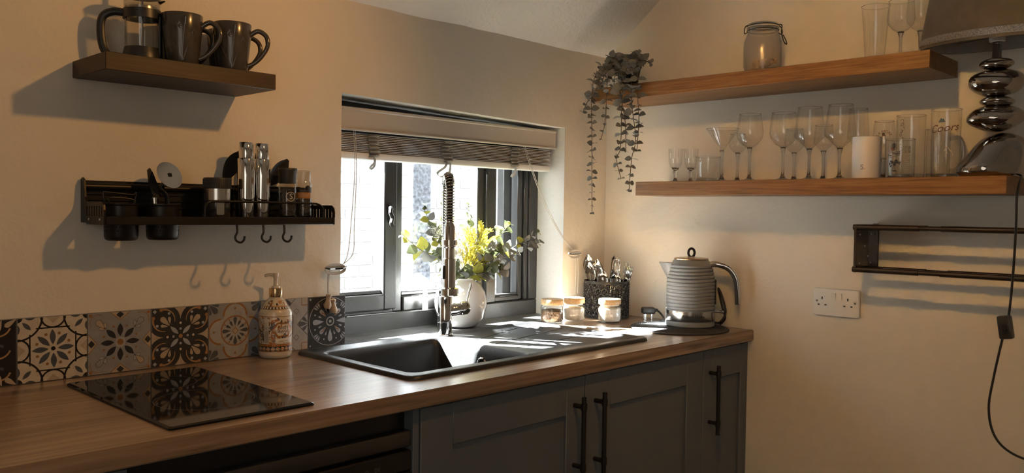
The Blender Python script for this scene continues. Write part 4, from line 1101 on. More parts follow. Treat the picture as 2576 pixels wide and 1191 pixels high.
# ---- double socket on the right wall
sk = thing('wall_socket', 'white double plug socket with two rocker switches on right wall', 'socket', (-.0006, -.9233, .1165), -PI/2)
bm = NB()
o1 = rrect(-.073, .073, -.043, .043, .006, 4); o2 = rrect(-.0715, .0715, -.0415, .0415, .006, 4); o3 = rrect(-.068, .068, -.034, .038, .005, 4)
loops(bm, [[(x, 0, z) for x, z in o1], [(x, -.006, z) for x, z in o1], [(x, -.0085, z) for x, z in o2], [(x, -.0095, z) for x, z in o3]], True, True); obj('face_plate', bm, 'whiteplastic', sk, ang=25)
for x in (-.013, .006):
    bm = NB(); prism(bm, [(-.0095, .006), (-.0140, .030), (-.0095, .030)], x-.001, x+.0125, 'YZ'); obj('rocker_switch', bm, 'whiteplastic', sk, smooth=False)
hm = NB()
for cx in (-.040, .042):
    for x, z, w, h in ((cx-.004, .012, .002, .004), (cx-.0145, -.009, .0033, .002), (cx+.0075, -.009, .0033, .002)):
        bm = NB(); box(bm, (x-w, -.0100, z-h), (x+w, -.0090, z+h)); obj('pin_hole', bm, 'hole', sk, smooth=False)
for x in (-.0605, .0605):
    bm = NB(); lathe(bm, [(0, 0), (.0035, 0), (.0035, .001), (0, .0014)], 12, (x, -.0092, .003), rot=Matrix.Rotation(PI/2, 3, 'X')); obj('screw', bm, 'steel', sk)
hm.free()

# ================================================================== dark shelf: coffee press and mugs
SH = .7103
MT['pressglass'] = thin_glass('press_glass', (.93, .93, .92), 1.6); MT['mug'] = mat('dark_grey_glazed_mug', (.050, .044, .038), .22, coat=.3, var=(30, .25)); MT['mugrelief'] = mat('mug_relief', (.060, .053, .046), .2, coat=.3)
cpz = thing('coffee_press', 'black framed glass coffee press at the left end of dark shelf', 'coffee press', (-1.822, -.098, SH))
bm = NB(); lathe(bm, [(0, .014), (.034, .014), (.0365, .018), (.0365, .128), (.035, .128), (.035, .019), (0, .0155)], 36); obj('glass_beaker', bm, 'pressglass', cpz)
bm = NB(); lathe(bm, [(0, 0), (.041, 0), (.042, .003), (.042, .011), (.0395, .024), (.0370, .034), (.0370, .013), (0, .0125)], 40); obj('base', bm, 'blackplastic', cpz)
bm = NB(); lathe(bm, [(.0370, .098), (.0405, .098), (.0405, .118), (.0370, .119)], 40, cap=False)
vl = Vector((-.82, .57, 0)).normalized(); vb = Vector((.80, -.6, 0)).normalized()
pp = Vector((-vb.y, vb.x, 0))
for s in (0,):
    A_ = [vb*.0375+pp*-.009, vb*.0375+pp*.009, vb*.0410+pp*.009, vb*.0410+pp*-.009]
    v0 = [bm.verts.new(p+Vector((0, 0, .015))) for p in A_]; v1 = [bm.verts.new(p+Vector((0, 0, .105))) for p in A_]
    bm.faces.new(v0[::-1]); bm.faces.new(v1)
    for i in range(4): bm.faces.new((v0[i], v0[(i+1) % 4], v1[(i+1) % 4], v1[i]))
obj('frame_band', bm, 'blackplastic', cpz)
bm = NB(); H_ = cr([vl*.036+Vector((0, 0, .112)), vl*.062+Vector((0, 0, .113)), vl*.083+Vector((0, 0, .100)), vl*.087+Vector((0, 0, .065)), vl*.080+Vector((0, 0, .028)), vl*.062+Vector((0, 0, .010)), vl*.036+Vector((0, 0, .012))], 7)
tube(bm, H_, .0068, 10, flat=1.3); obj('handle', bm, 'blackplastic', cpz)
bm = NB(); lathe(bm, [(.036, .119), (.0385, .121), (.0385, .147), (.0365, .147), (.0362, .121)], 36, cap=False); obj('lid_glass', bm, 'pressglass', cpz)
bm = NB(); lathe(bm, [(.030, .118), (.0365, .118), (.0365, .124), (.030, .124)], 36, cap=False); tube(bm, [vb*.036+Vector((0, 0, .138)), vb*.049+Vector((0, 0, .142))], [.010, .003], 10, flat=.5); obj('strainer_rim', bm, 'steel', cpz)
bm = NB(); lathe(bm, [(0, .1475), (.0395, .1475), (.0400, .150), (.032, .156), (.012, .160), (.006, .163), (.006, .176), (.012, .180), (.013, .190), (.008, .196), (0, .197)], 36); obj('lid', bm, 'blackplastic', cpz)
bm = NB(); tube(bm, [(0, 0, .02), (0, 0, .15)], .0022, 8); lathe(bm, [(0, .020), (.033, .020), (.034, .023), (0, .024)], 30); obj('plunger', bm, 'steel', cpz)
mug_d = Vector((.80, -.60, 0)).normalized()
def make_mug(label, x, y, hd_):
    g = thing('mug', label, 'mug', (x, y, SH), group='dark mugs on the shelf')
    bm = NB(); lathe(bm, [(0, .003), (.030, .003), (.031, 0), (.0335, 0), (.0355, .004), (.0395, .045), (.0430, .080), (.0448, .112), (.0440, .114), (.0428, .112), (.0405, .080), (.0365, .045), (.031, .007), (0, .006)], 44); obj('cup', bm, 'mug', g)
    bm = NB(); tube(bm, cr([hd_*.040+Vector((0, 0, .088)), hd_*.060+Vector((0, 0, .100)), hd_*.079+Vector((0, 0, .088)), hd_*.082+Vector((0, 0, .065)), hd_*.068+Vector((0, 0, .040)), hd_*.052+Vector((0, 0, .024)), hd_*.0365+Vector((0, 0, .016))], 7), [.0048]*20+[.0044]*23, 10, flat=1.2); obj('handle', bm, 'mug', g)
    bm = NB(); f = CAMA(x, y)                          # moulded flower stalks on the side
    def rr(z): return .0335+.0113*(z/.112)**.8+.0002
    def P2(u_, z): a = f+u_/.040; return Vector((rr(z)*math.cos(a), rr(z)*math.sin(a), z))
    for pts in ([(0, .006), (-.004, .04), (-.008, .075)], [(0, .006), (.002, .05), (.006, .098)], [(.002, .008), (.012, .04), (.020, .068)], [(-.002, .012), (-.016, .034), (-.024, .052)], [(.001, .012), (.016, .030), (.028, .046)]):
        tube(bm, cr([P2(*p) for p in pts], 5), .0010, 6)
    for cu_, cz_ in ((-.009, .082), (.021, .074)):
        for k in range(9):
            t = 2*PI*k/9; tube(bm, [P2(cu_, cz_), P2(cu_+.005*math.cos(t), cz_+.005*math.sin(t)), P2(cu_+.010*math.cos(t), cz_+.010*math.sin(t))], [.0012, .0016, .0005], 6)
    tube(bm, [P2(.0055, .086), P2(.0065, .104)], .0022, 6)
    obj('flower_relief', bm, 'mugrelief', g)
make_mug('dark glazed mug in the front row next to the coffee press', -1.750, -.142, mug_d)
make_mug('dark glazed mug at the right end of the shelf, front row', -1.629, -.142, mug_d)
make_mug('dark mug standing behind the front mug beside the coffee press', -1.722, -.0508, mug_d)
make_mug('dark mug standing behind the rightmost front mug', -1.598, -.0508, mug_d)

# ================================================================== black metal wall rack
rk = thing('kitchen_rack', 'black metal wall rack with guard rail, slotted ends and hooks', 'rack', (0, 0, 0))
RX0, RX1, RYF, RZ0 = -1.921, -1.336, -.142, .351
def endp(x0, x1):
    bm = NB()
    prism(bm, [(-.0045, RZ0), (-.0045, .449), (-.014, .452), (-.024, .446), (-.030, .408), (-.040, .398), (-.040, RZ0)], x0, x1, 'YZ')     # tall back stem
    box(bm, (x0, RYF, RZ0-.004), (x1, -.038, .366), .001)                                     # foot
    prism(bm, [(-.038, .388), (-.038, .398), (-.128, .398), (-.139, .391), (RYF, .380), (RYF, .366), (RYF+.008, .366), (RYF+.008, .378), (-.130, .388)], x0, x1, 'YZ')
    for k in range(6): y = -.050-.0145*k; box(bm, (x0+.0003, y-.0040, .364), (x1-.0003, y+.0040, .390))
    return obj('end_panel', bm, 'rackmetal', rk, smooth=False)
e1 = endp(RX0, RX0+.004); endp(RX1-.004, RX1)
for y in (-.055, -.120):
    bm = NB(); lathe(bm, [(0, 0), (.003, 0), (.002, .0015), (0, .002)], 10, (RX0-.0002, y, .3585), rot=Matrix.Rotation(-PI/2, 3, 'Y')); obj('rivet', bm, 'steel', e1)
bm = NB(); box(bm, (RX0+.004, -.0085, RZ0+.004), (RX1-.004, -.0050, .446), .0005); obj('back_plate', bm, 'rackmetal', rk, smooth=False)
bm = NB(); tube(bm, [(RX0+.004, -.0125, .432), (-1.745, -.0125, .432)], .0085, 14); obj('back_bar', bm, 'rackmetal', rk)
bm = NB(); tube(bm, [(-1.737, -.0125, .432), (RX1-.004, -.0125, .432)], .0080, 14); obj('back_bar', bm, 'rackmetal', rk)
for z in (.416, .402, .385):
    bm = NB(); box(bm, (RX0+.004, -.0125, z-.002), (RX1-.004, -.008, z+.002), .0008); obj('back_rib', bm, 'rackmetal', rk)
bm = NB(); box(bm, (-1.690, RYF+.013, .3605), (RX1-.004, -.0085, .3655), .0008); obj('shelf_plate', bm, 'rackmetal', rk, smooth=False)
bm = NB()                                              # left bay: plate with two round-cornered openings for the cups
for q in ((RX0+.004, -.1295, -1.690, -.1085), (RX0+.004, -.0355, -1.690, -.0085), (RX0+.004, -.1085, -1.8985, -.0355), (-1.8175, -.1085, -1.8045, -.0355), (-1.7235, -.1085, -1.690, -.0355)): box(bm, (q[0], q[1], .3605), (q[2], q[3], .3655))
obj('cup_holder_plate', bm, 'rackmetal', rk, smooth=False)
bm = NB(); box(bm, (RX0+.004, RYF, .347), (RX1-.004, RYF+.012, .366), .0015); fl = obj('front_lip', bm, 'rackmetal', rk)
bm = NB(); tube(bm, cr([(-1.692, RYF+.006, .366), (-1.692, RYF+.006, .386), (-1.688, RYF+.006, .396), (-1.678, RYF+.006, .402), (-1.66, RYF+.006, .403), (-1.53, RYF+.006, .403), (-1.41, RYF+.006, .402), (-1.385, RYF+.006, .400), (-1.372, RYF+.006, .392), (-1.368, RYF+.006, .380), (-1.368, RYF+.006, .366)], 5), .0030, 10); obj('guard_rail', bm, 'rackmetal', rk)
for x in (-1.6115, -1.5415, -1.4835):
    bm = NB(); tube(bm, cr([(x, RYF+.006, .349), (x, RYF+.004, .336), (x-.003, RYF-.001, .328), (x-.009, RYF-.004, .318), (x-.007, RYF-.006, .309), (x+.003, RYF-.008, .305), (x+.011, RYF-.009, .311), (x+.012, RYF-.010, .320)], 5), .0028, 8); obj('hook', bm, 'blackmetal', rk)
# two perforated cups hang in the left bay
MT['perf'] = mat('perforation', (.0025, .0025, .0025), .8)
def make_cup(label, x):
    c = thing('utensil_cup', label, 'cup', (x, -.072, .311), group='perforated cups in the rack')
    rx = .036
    bm = NB(); lathe(bm, [(0, 0), (.030, 0), (.034, .003), (.036, .010), (.0365, .078), (.0395, .081), (.0395, .083), (.0355, .083), (.0350, .078), (.0345, .010), (0, .003)], 36, sx=1.0, sy=.92); obj('cup_body', bm, 'rackmetal', c)
    bm = NB()
    for r_ in range(4):
        for k in range(30):
            a = 2*PI*(k+.5*(r_ % 2))/30
            if math.sin(a*1.5+.4) > .86: continue
            z = .022+.0085*r_; cx_, cy_ = .0366*math.cos(a), .0366*.92*math.sin(a); t = Vector((-math.sin(a), math.cos(a)*.92, 0)).normalized()
            vs = [bm.verts.new(Vector((cx_, cy_, z))*1.0+t*.0017*math.cos(q)+Vector((0, 0, .0017*math.sin(q)))) for q in [2*PI*j/8 for j in range(8)]]; bm.faces.new(vs)
    obj('perforations', bm, 'perf', c, smooth=False)
make_cup('left perforated black cup hanging in the wall rack', -1.858); make_cup('right perforated black cup holding the pizza cutter', -1.764)
# things standing in the cups
wt = thing('wire_tongs', 'thin black wire utensil handle in the left perforated cup', 'tongs', (-1.858, -.072, .3145))
bm = NB(); tube(bm, cr([(-.024, .008, 0), (-.028, .008, .06), (-.036, .008, .100), (-.026, .008, .104), (.026, .006, .100), (.036, .006, .104), (.028, .006, .07), (.018, .006, 0)], 6), .0020, 8); tube(bm, cr([(-.018, -.004, 0), (-.024, -.004, .070), (-.026, -.004, .092), (.026, -.006, .088), (.022, -.006, .070), (.014, -.006, 0)], 6), .0018, 8); obj('wire_loop', bm, 'blackmetal', wt)
pz = thing('pizza_cutter', 'pizza cutter with round steel wheel standing in the right cup', 'pizza cutter', (-1.764, -.072, .3145))
nrm = (-fw*.45+rt*.80+up*.37).normalized(); q = nrm.to_track_quat('Z', 'Y').to_matrix(); wc = Vector((.012, -.010, .148))
bm = NB(); lathe(bm, [(0, -.0008), (.0335, -.0008), (.034, 0), (.0335, .0008), (0, .0008)], 40, wc, rot=q); obj('wheel', bm, 'steel', pz, ang=20)
bm = NB(); box(bm, (-.004, -.004, -.002), (.004, .004, .002)); bmesh.ops.transform(bm, matrix=Matrix.Translation(wc+nrm*.001) @ q.to_4x4(), verts=bm.verts); obj('wheel_bolt', bm, 'perf', pz, smooth=False)
bm = NB(); tube(bm, cr([(.014, .006, .004), (.014, .004, .06), (.010, .002, .098), (-.004, .002, .118), wc-nrm*.006], 6), [.010]*10+[.0085]*8+[.005]*7, 10, flat=.5); obj('cutter_handle', bm, 'blackplastic', pz)
pl_ = thing('vegetable_peeler', 'dark peeler with steel stem standing beside the pizza cutter wheel', 'peeler', (-1.780, -.064, .3145))
bm = NB(); tube(bm, [(.004, 0, .004), (0, 0, .095)], [.006, .007], 12); obj('steel_stem', bm, 'chrome', pl_)
bm = NB(); prism(bm, [(-.004, .092), (.010, .092), (.006, .125), (-.004, .150), (-.012, .163), (-.017, .158), (-.014, .130)], -.005, .001, 'XZ'); obj('peeler_head', bm, 'blackmetal', pl_)
# ---- on the shelf plate
PZ = .3659
MT['lidblk'] = mat('matt_black_lid', (.022, .021, .020), .5); MT['herb'] = mat('dark_dried_herbs', (.045, .036, .026), .9, var=(220, .9), bump=(250, 1.0))
MT['clearplastic'] = thin_glass('clear_plastic', (.95, .95, .94), 1.5)
MT['lblorange'] = mat('orange_label', (.34, .15, .03), .5); MT['lblblack'] = mat('black_label', (.025, .025, .028), .5); MT['lblwhite'] = mat('white_print', (.62, .60, .56), .5)
cj = thing('coffee_jar', 'steel banded jar with ribbed black lid at left of the mills', 'jar', (-1.634, -.080, PZ))
bm = NB(); lathe(bm, [(0, 0), (.030, 0), (.0315, .003), (.0315, .040), (0, .040)], 36); obj('jar_body', bm, 'kgauge', cj)
bm = NB(); lathe(bm, [(0, .040), (.0318, .040), (.0318, .068), (.030, .069), (0, .069)], 36); obj('steel_band', bm, 'steel', cj)
bm = NB(); prism(bm, [(a*1.0, b) for a, b in rrect(-.009, .009, -.017, .017, .003)], -.0002, .0012, 'XZ'); o = obj('steel_window', bm, 'steel', cj, loc=(.0315*math.cos(CAMA(-1.634, -.08)+.25), .0315*math.sin(CAMA(-1.634, -.08)+.25), .022)); o.rotation_euler = (0, 0, CAMA(-1.634, -.08)+.25+PI/2)
bm = NB()
for k in range(48):
    a = 2*PI*k/48; tube(bm, [(.0322*math.cos(a), .0322*math.sin(a), .071), (.0322*math.cos(a), .0322*math.sin(a), .091)], .0012, 4)
lathe(bm, [(0, .069), (.0325, .069), (.0325, .092), (.031, .0945), (0, .0945)], 36); obj('lid', bm, 'lidblk', cj)
bm = NB(); lathe(bm, [(0, 0), (.0055, 0), (.0055, .076), (.004, .080), (0, .080)], 16)
tag(obj('slim_black_tube', bm, 'blackplastic', loc=(-1.594, -.0560, ZC+PZ)), 'slim black tube between lidded jar and steel mills', 'tube')
def mill(label, x, y):
    m = thing('steel_mill', label, 'mill', (x, y, PZ), group='tall steel mills on the rack')
    bm = NB(); lathe(bm, [(0, 0), (.0165, 0), (.0172, .003), (.0205, .052), (.0212, .098), (.0212, .143), (.0200, .1455), (0, .1455)], 40); obj('body', bm, 'chrome', m)
    bm = NB(); lathe(bm, [(0, .1455), (.0172, .1455), (.0176, .147), (.0176, .184), (.0165, .1855), (0, .1855)], 36); obj('cap', bm, 'chrome', m)
mill('left one of two tall polished steel mills on the rack', -1.560, -.084); mill('right one of two tall polished steel mills on the rack', -1.514, -.078)
g1 = thing('spice_grinder', 'glass grinder with flared black cap and round S emblem', 'grinder', (-1.443, -.083, PZ))
bm = NB(); lathe(bm, [(0, 0), (.0215, 0), (.0225, .003), (.0225, .080), (.020, .086), (.020, .090), (.0188, .090), (.0188, .085), (.0212, .079), (.0212, .004), (0, .003)], 32); obj('glass_body', bm, 'clearplastic', g1)
bm = NB(); lathe(bm, [(0, .0035), (.0205, .004), (.0205, .040), (.012, .047), (0, .044)], 24); obj('spice', bm, 'herb', g1)
bm = NB(); lathe(bm, [(0, .087), (.0215, .087), (.0225, .090), (.0225, .108), (.0245, .120), (.0250, .124), (.0235, .127), (0, .128)], 32); obj('grinder_cap', bm, 'lidblk', g1)
ga = CAMA(-1.443, -.083)+.42
print_mesh('emblem', [(1, p_disc(0, .053, .0125, 28)), (0, p_disc(0, .053, .0108, 28))], cyl_map(.0226, 0, ga, .00006), ['lblblack', 'lblwhite'], g1); put_text('emblem_letter', 'S', .0200, cyl_map(.0226, 0, ga, .00012), 'lblwhite', g1, 0, .053)
g2 = thing('spice_grinder', 'clear topped spice grinder with orange label at the rack end', 'grinder', (-1.393, -.080, PZ))
bm = NB(); lathe(bm, [(0, 0), (.0195, 0), (.0205, .003), (.0205, .088), (.0175, .094), (.0172, .098), (.0190, .100), (.0190, .121), (.018, .123), (0, .123), (0, .121), (.0172, .120), (.0172, .102), (.016, .098), (.0160, .094), (.0192, .087), (.0192, .004), (0, .003)], 32); obj('glass_body', bm, 'clearplastic', g2)
bm = NB(); lathe(bm, [(0, .0035), (.0188, .004), (.0188, .044), (.010, .050), (0, .047)], 24); obj('spice', bm, 'herb', g2)
ga = CAMA(-1.393, -.080); mpf = cyl_map(.0206, 0, ga, .00006)
print_mesh('label_print', [(0, strips(-.028, .028, .049, .065, 16)), (1, strips(-.028, -.009, .065, .079, 6)), (1, strips(.010, .028, .065, .079, 6))], mpf, ['lblorange', 'lblblack'], g2)
put_text('lettering', 'SALT, GARLIC AND', .0036, cyl_map(.0206, 0, ga, .0001), 'lblwhite', g2, 0, .0605); put_text('lettering', 'CHILLI GRINDER', .0036, cyl_map(.0206, 0, ga, .0001), 'lblwhite', g2, 0, .0555)
def spoon(label, tip, base):
    tip, base = Vector(tip), Vector(base); d = (tip-base).normalized(); s = thing('serving_spoon', label, 'spoon', (base.x, base.y, base.z))
    bm = NB(); t2 = tip-base; sd_ = d.cross(Vector((0, 1, 0))).normalized(); L_ = t2.length
    rows = []
    for k in range(15):
        t = k/14; w = .021*math.sin(PI*min(1, .04+.96*t)**1.15)**.7 if 0 < t < 1 else .004
        p = t2*1.0-d*.088*(1-t); rows.append([bm.verts.new(p+sd_*w*u_+Vector((0, .006*(1-u_*u_)*math.sin(PI*t), 0))) for u_ in (-1, -.6, 0, .6, 1)])
    for a, b in zip(rows, rows[1:]):
        for i in range(4): bm.faces.new((a[i], a[i+1], b[i+1], b[i]))
    bmesh.ops.solidify(bm, geom=bm.faces[:], thickness=.002); obj('spoon_bowl', bm, 'lidblk', s)
    bm = NB(); tube(bm, [(0, 0, 0), t2-d*.086], [.005, .0045], 8, flat=.6); obj('spoon_handle', bm, 'lidblk', s)
spoon('black serving spoon leaning left behind the steel mills', (-1.545, -.034, .522), (-1.632, -.030, .372)) if False else None
spoon('black serving spoon showing left of the steel mills', (-1.548, -.034, .532), (-1.650, -.034, .3665))
spoon('black serving spoon showing right of the steel mills', (-1.412, -.034, .518), (-1.530, -.034, .3665))

# ================================================================== oak shelves: glassware
MT['wineglass'] = thin_glass('wine_glass', (.985, .985, .98), 2.4); MT['stemglass'] = solid_glass('solid_clear_glass', (.95, .95, .94)); MT['frost'] = thin_glass('frosted_jar', (.90, .89, .87), 1.2, .25, .16)
LZ, UZ = .4982, .8332
def rim_ring(g, r, z):
    bm = NB(); tube(bm, [(r*math.cos(2*PI*k/40), r*math.sin(2*PI*k/40), z) for k in range(40)], .0008, 5, closed=True); return obj('rim', bm, 'stemglass', g)
def wine(label, x, y, z0, H, rim, mx, stem, foot=.034, kind='round', group='stemmed glasses on the lower shelf'):
    """H total height, stem = height where the bowl begins"""
    g = thing('wine_glass', label, 'glass', (x, y, z0), group=group); bh = H-stem
    bm = NB()
    if kind == 'round': pr = [(0, stem), (.006, stem+.001), (mx*.55, stem+bh*.10), (mx*.9, stem+bh*.27), (mx, stem+bh*.42), (mx*.985, stem+bh*.55), (rim+(mx-rim)*.4, stem+bh*.8), (rim, H)]
    elif kind == 'angular': pr = [(0, stem), (.006, stem+.001), (mx*.5, stem+bh*.13), (mx*.97, stem+bh*.30), (mx, stem+bh*.34), (mx*.97, stem+bh*.45), (rim+(mx-rim)*.4, stem+bh*.75), (rim, H)]
    elif kind == 'martini': pr = [(0, stem), (.005, stem+.001), (rim*.12, stem+.008), (rim*.5, stem+bh*.48), (rim, H)]
    else: pr = [(0, stem), (.010, stem+.001), (rim*.80, stem+bh*.22), (rim*.93, stem+bh*.45), (rim, H)]
    lathe(bm, pr, 40, cap=False); b = obj('bowl', bm, 'wineglass', g); rim_ring(g, pr[-1][0], H)
    bm = NB(); f = foot
    lathe(bm, [(0, 0), (f, 0), (f, .0012), (f*.5, .0038), (.0085, .0075), (.0048, .016), (.0040, stem*.5), (.0042, stem*.8), (.0065, stem-.004), (.0090, stem+.003), (0, stem+.006)], 28); obj('stem', bm, 'stemglass', g)
    return g
def cutglass(label, x, y):
    g = thing('cut_glass', label, 'glass', (x, y, LZ), group='small cut stem glasses')
    bm = NB(); n = 40; rows = []
    for r, z in ((.008, .046), (.018, .052), (.0225, .064), (.024, .082), (.025, .115)):
        rows.append([bm.verts.new(((r*(1-.05*(k % 2)*(z < .1)))*math.cos(2*PI*k/n), (r*(1-.05*(k % 2)*(z < .1)))*math.sin(2*PI*k/n), z)) for k in range(n)])
    for a, b in zip(rows, rows[1:]):
        for k in range(n): bm.faces.new((a[k], a[(k+1) % n], b[(k+1) % n], b[k]))
    obj('bowl', bm, 'wineglass', g, ang=5)
    bm = NB(); lathe(bm, [(0, 0), (.022, 0), (.022, .002), (.008, .005), (.0045, .012), (.0055, .024), (.0085, .036), (.006, .040), (.012, .045), (.013, .050), (0, .052)], 12); obj('stem', bm, 'stemglass', g)
cutglass('small cut stem glass nearest the corner on the lower shelf', -.120, -.396); cutglass('second small cut stem glass from the corner, lower shelf', -.086, -.436)
def tumbler(name, label, x, y, z0, r0, r1, H, base=.006, group=None, m='wineglass'):
    g = thing(name, label, 'glass', (x, y, z0), group=group)
    bm = NB(); lathe(bm, [(r0, .001), (r0+.001, .004), (r1, H)], 40, cap=False); b = obj('glass_wall', bm, m, g); rim_ring(g, r1, H)
    bm = NB(); lathe(bm, [(0, 0), (r0-.003, 0), (r0-.001, .002), (r0-.0014, base), (0, base)], 36); obj('glass_base', bm, 'stemglass', g)
    return g
tumbler('short_tumbler', 'low plain tumbler beside the small cut stem glasses', -.095, -.509, LZ, .0385, .0415, .083, .012)
wine('martini glass with wide cone bowl on the lower shelf', -.122, -.578, LZ, .172, .0535, 0, .098, .032, 'martini')
wine('small stemmed glass tucked behind the martini glass', -.046, -.592, LZ, .160, .024, .029, .095, .030)
wine('leftmost tall rounded wine glass, next to martini glass', -.120, -.676, LZ, .213, .0345, .042, .104)
wine('rounded wine glass second from left among tall ones', -.120, -.791, LZ, .210, .0365, .0425, .100)
wine('stemmed glass behind gap of the second and third tall glasses', -.046, -.792, LZ, .165, .026, .031, .088, .030)
wine('left one of two wide angular wine glasses at front', -.120, -.876, LZ, .220, .0355, .0455, .092, .034, 'angular')
wine('stemmed glass standing behind the two angular wine glasses', -.040, -.885, LZ, .172, .026, .030, .090, .029, 'angular')
wine('right one of two wide angular glasses, beside white tumbler', -.120, -.971, LZ, .221, .0350, .0445, .090, .034, 'angular')
wine('angular wine glass mostly hidden behind the white tumbler', -.040, -.992, LZ, .215, .0260, .0315, .090, .029, 'angular')
MT['whitecer'] = mat('matt_white_ceramic', (.72, .72, .73), .55); MT['greyprint'] = mat('grey_print', (.20, .20, .20), .6)
ct = thing('white_tumbler', 'plain matt white ceramic tumbler marked with a small grey S', 'tumbler', (-.140, -1.058, LZ))
bm = NB(); lathe(bm, [(0, 0), (.0375, 0), (.0388, .002), (.0388, .119), (.0375, .120), (.0355, .119), (.0355, .005), (0, .004)], 48); cb = obj('tumbler_body', bm, 'whitecer', ct)
put_text('lettering', 'S.', .0205, cyl_map(.0389, 0, CAMA(-.14, -1.058)-.24, .0001), 'greyprint', cb, 0, .031)
# printed beer glasses
MT['redprint'] = mat('red_brown_print', (.22, .075, .025), .5); MT['darkprint'] = mat('dark_print', (.030, .026, .024), .5); MT['goldprint'] = mat('brown_script', (.16, .062, .018), .5); MT['blueprint'] = mat('blue_print', (.07, .13, .20), .5); MT['whiteprint'] = mat('frost_print', (.40, .37, .33), .7)
gb = wine('beer goblet with arched brown lettering behind the white tumbler', -.048, -1.072, LZ, .172, .0270, .0330, .060, .030, 'round', None)
fa = CAMA(-.048, -1.072)
vs, fs = text_mesh('LA MORE', .0115); bm = NB()
def arch(x, y, R_=.021):
    a = x/R_; return (math.sin(a)*(R_+y), math.cos(a)*(R_+y))
cm = cyl_map(.0322, 0, fa, .0002); V_ = [bm.verts.new(cm(arch(x, y)[0], .118+arch(x, y)[1], 3)) for x, y in vs]
for f in fs:
    try: bm.faces.new([V_[i] for i in f])
    except ValueError: pass
obj('lettering', bm, 'redprint', gb, smooth=False, fix=False)
print_mesh('emblem', [(0, p_disc(-.002, .132, .004, 12)), (1, p_rect(-.006, .126, .004, .129))], cyl_map(.0328, 0, fa, .0001), ['darkprint', 'redprint'], gb)
def tankard(label, x, y, r, H, hdv, group=None):
    g = tumbler('beer_tankard', label, x, y, LZ, r, r+.001, H, .014, group)
    hdv = Vector(hdv).normalized(); bm = NB()
    tube(bm, cr([hdv*(r-.001)+Vector((0, 0, H*.80)), hdv*(r+.022)+Vector((0, 0, H*.83)), hdv*(r+.034)+Vector((0, 0, H*.66)), hdv*(r+.032)+Vector((0, 0, H*.38)), hdv*(r+.018)+Vector((0, 0, H*.20)), hdv*(r-.001)+Vector((0, 0, H*.16))], 6), .0055, 10); obj('handle', bm, 'stemglass', g); return g
t1 = tumbler('beer_glass', 'tall clear beer glass with faint dark script beside white tumbler', -.060, -1.152, LZ, .0375, .0390, .182, .014)
fa = CAMA(-.06, -1.152); rn = random.Random(5)
print_mesh('script_print', [(0, p_arc(-.026+rn.uniform(-.003, .003), .165-.010*k, .003+.002*rn.random(), .0010, rn.uniform(0, 360), rn.uniform(400, 560), 10)) for k in range(9)]+[(0, p_line(-.031, .150-.02*k, -.020, .158-.02*k, .0009)) for k in range(3)], cyl_map(.0392, 0, fa, .0001), ['darkprint'], t1)
sp_ = tumbler('printed_tumbler', 'short tumbler printed with a shield, ribbon and tree', -.148, -1.1548, LZ, .0370, .0385, .107, .008)
fa = CAMA(-.148, -1.1548); S = []
S += [(0, p_ol([(-.006, .092), (.006, .092), (.0065, .080), (0, .074), (-.0065, .080)], .0012)), (0, p_petal(0, .075, PI/2, .022, .004)), (1, p_disc(-.006, .080, .0035)), (1, p_disc(-.003, .076, .0030))]
S += [(0, sub([(-.016, .060), (.016, .064), (.016, .072), (-.016, .068)])), (2, sub([(-.0145, .0615), (.0145, .0652), (.0145, .0708), (-.0145, .0668)])), (0, p_line(-.016, .056, .016, .0615, .0012))]
for k in range(34): S.append((0, p_disc(rn.gauss(0, .007), .040+rn.gauss(0, .0030), .0022, 7)))
S += [(0, p_line(-.002, .020, 0, .040, .002)), (0, p_line(.004, .020, .001, .038, .0015)), (0, p_petal(-.006, .018, 0, .016, .002))]
print_mesh('tree_print', S, cyl_map(.0386, 0, fa-.42, .000012), ['darkprint', 'redprint', 'lblwhite'], sp_)
S = [(0, p_line(-.009, .062-.0052*k, .009-.003*(k % 3), .062-.0052*k, .0009)) for k in range(8)]+[(0, p_rect(-.009+.010*a, .067+.011*b, -.002+.010*a, .075+.011*b)) for a in (0, 1) for b in (0, 1)]
print_mesh('small_print', S, cyl_map(.0386, 0, fa+.52, .000012), ['greyprint'], sp_)
put_text('lettering', 'FREEDOM', .0050, cyl_map(.0386, 0, fa-.42, .0004), 'darkprint', sp_, 0, .0662) if False else None
tankard('stout clear tankard with handle between printed tumbler and tall glass', -.045, -1.222, .0300, .140, (.42, -.9, 0))
pt = tumbler('pint_glass', 'tall pint glass with brown script and blue mountain print', -.112, -1.2595 if False else -1.262, LZ, .0345, .0385, .186, .010)
def ptr(y): return .0347+(.0385-.0347)*y/.186
fa = CAMA(-.112, -1.262); cm = lambda x, y, L: cyl_map(.0375, 0, fa, .00012, ptr)(x, y, L)
vs, fs = text_mesh('Coors', .0300); bm = NB(); V_ = [bm.verts.new(cm((x+.28*y)*1.02-.004, .133+y+.10*x, 3)) for x, y in vs]
for f in fs:
    try: bm.faces.new([V_[i] for i in f])
    except ValueError: pass
obj('lettering', bm, 'goldprint', pt, smooth=False, fix=False)
print_mesh('mountain_print', [(0, [(-.020, .149), (-.013, .161), (-.010, .157), (-.007, .159), (-.002, .149)])], cm, ['blueprint'], pt)
print_mesh('ridge_print', [(0, p_line(x, z, x+dx, z-.012, .0022)) for x, z, dx in ((-.004, .094, -.008), (-.004, .094, .008), (-.010, .084, -.007), (.002, .082, -.006), (.006, .080, .008), (-.014, .074, -.006), (-.002, .074, .006), (.012, .074, .007), (-.008, .068, .005), (.004, .068, -.006), (.016, .066, .004))], cm, ['whiteprint'], pt)

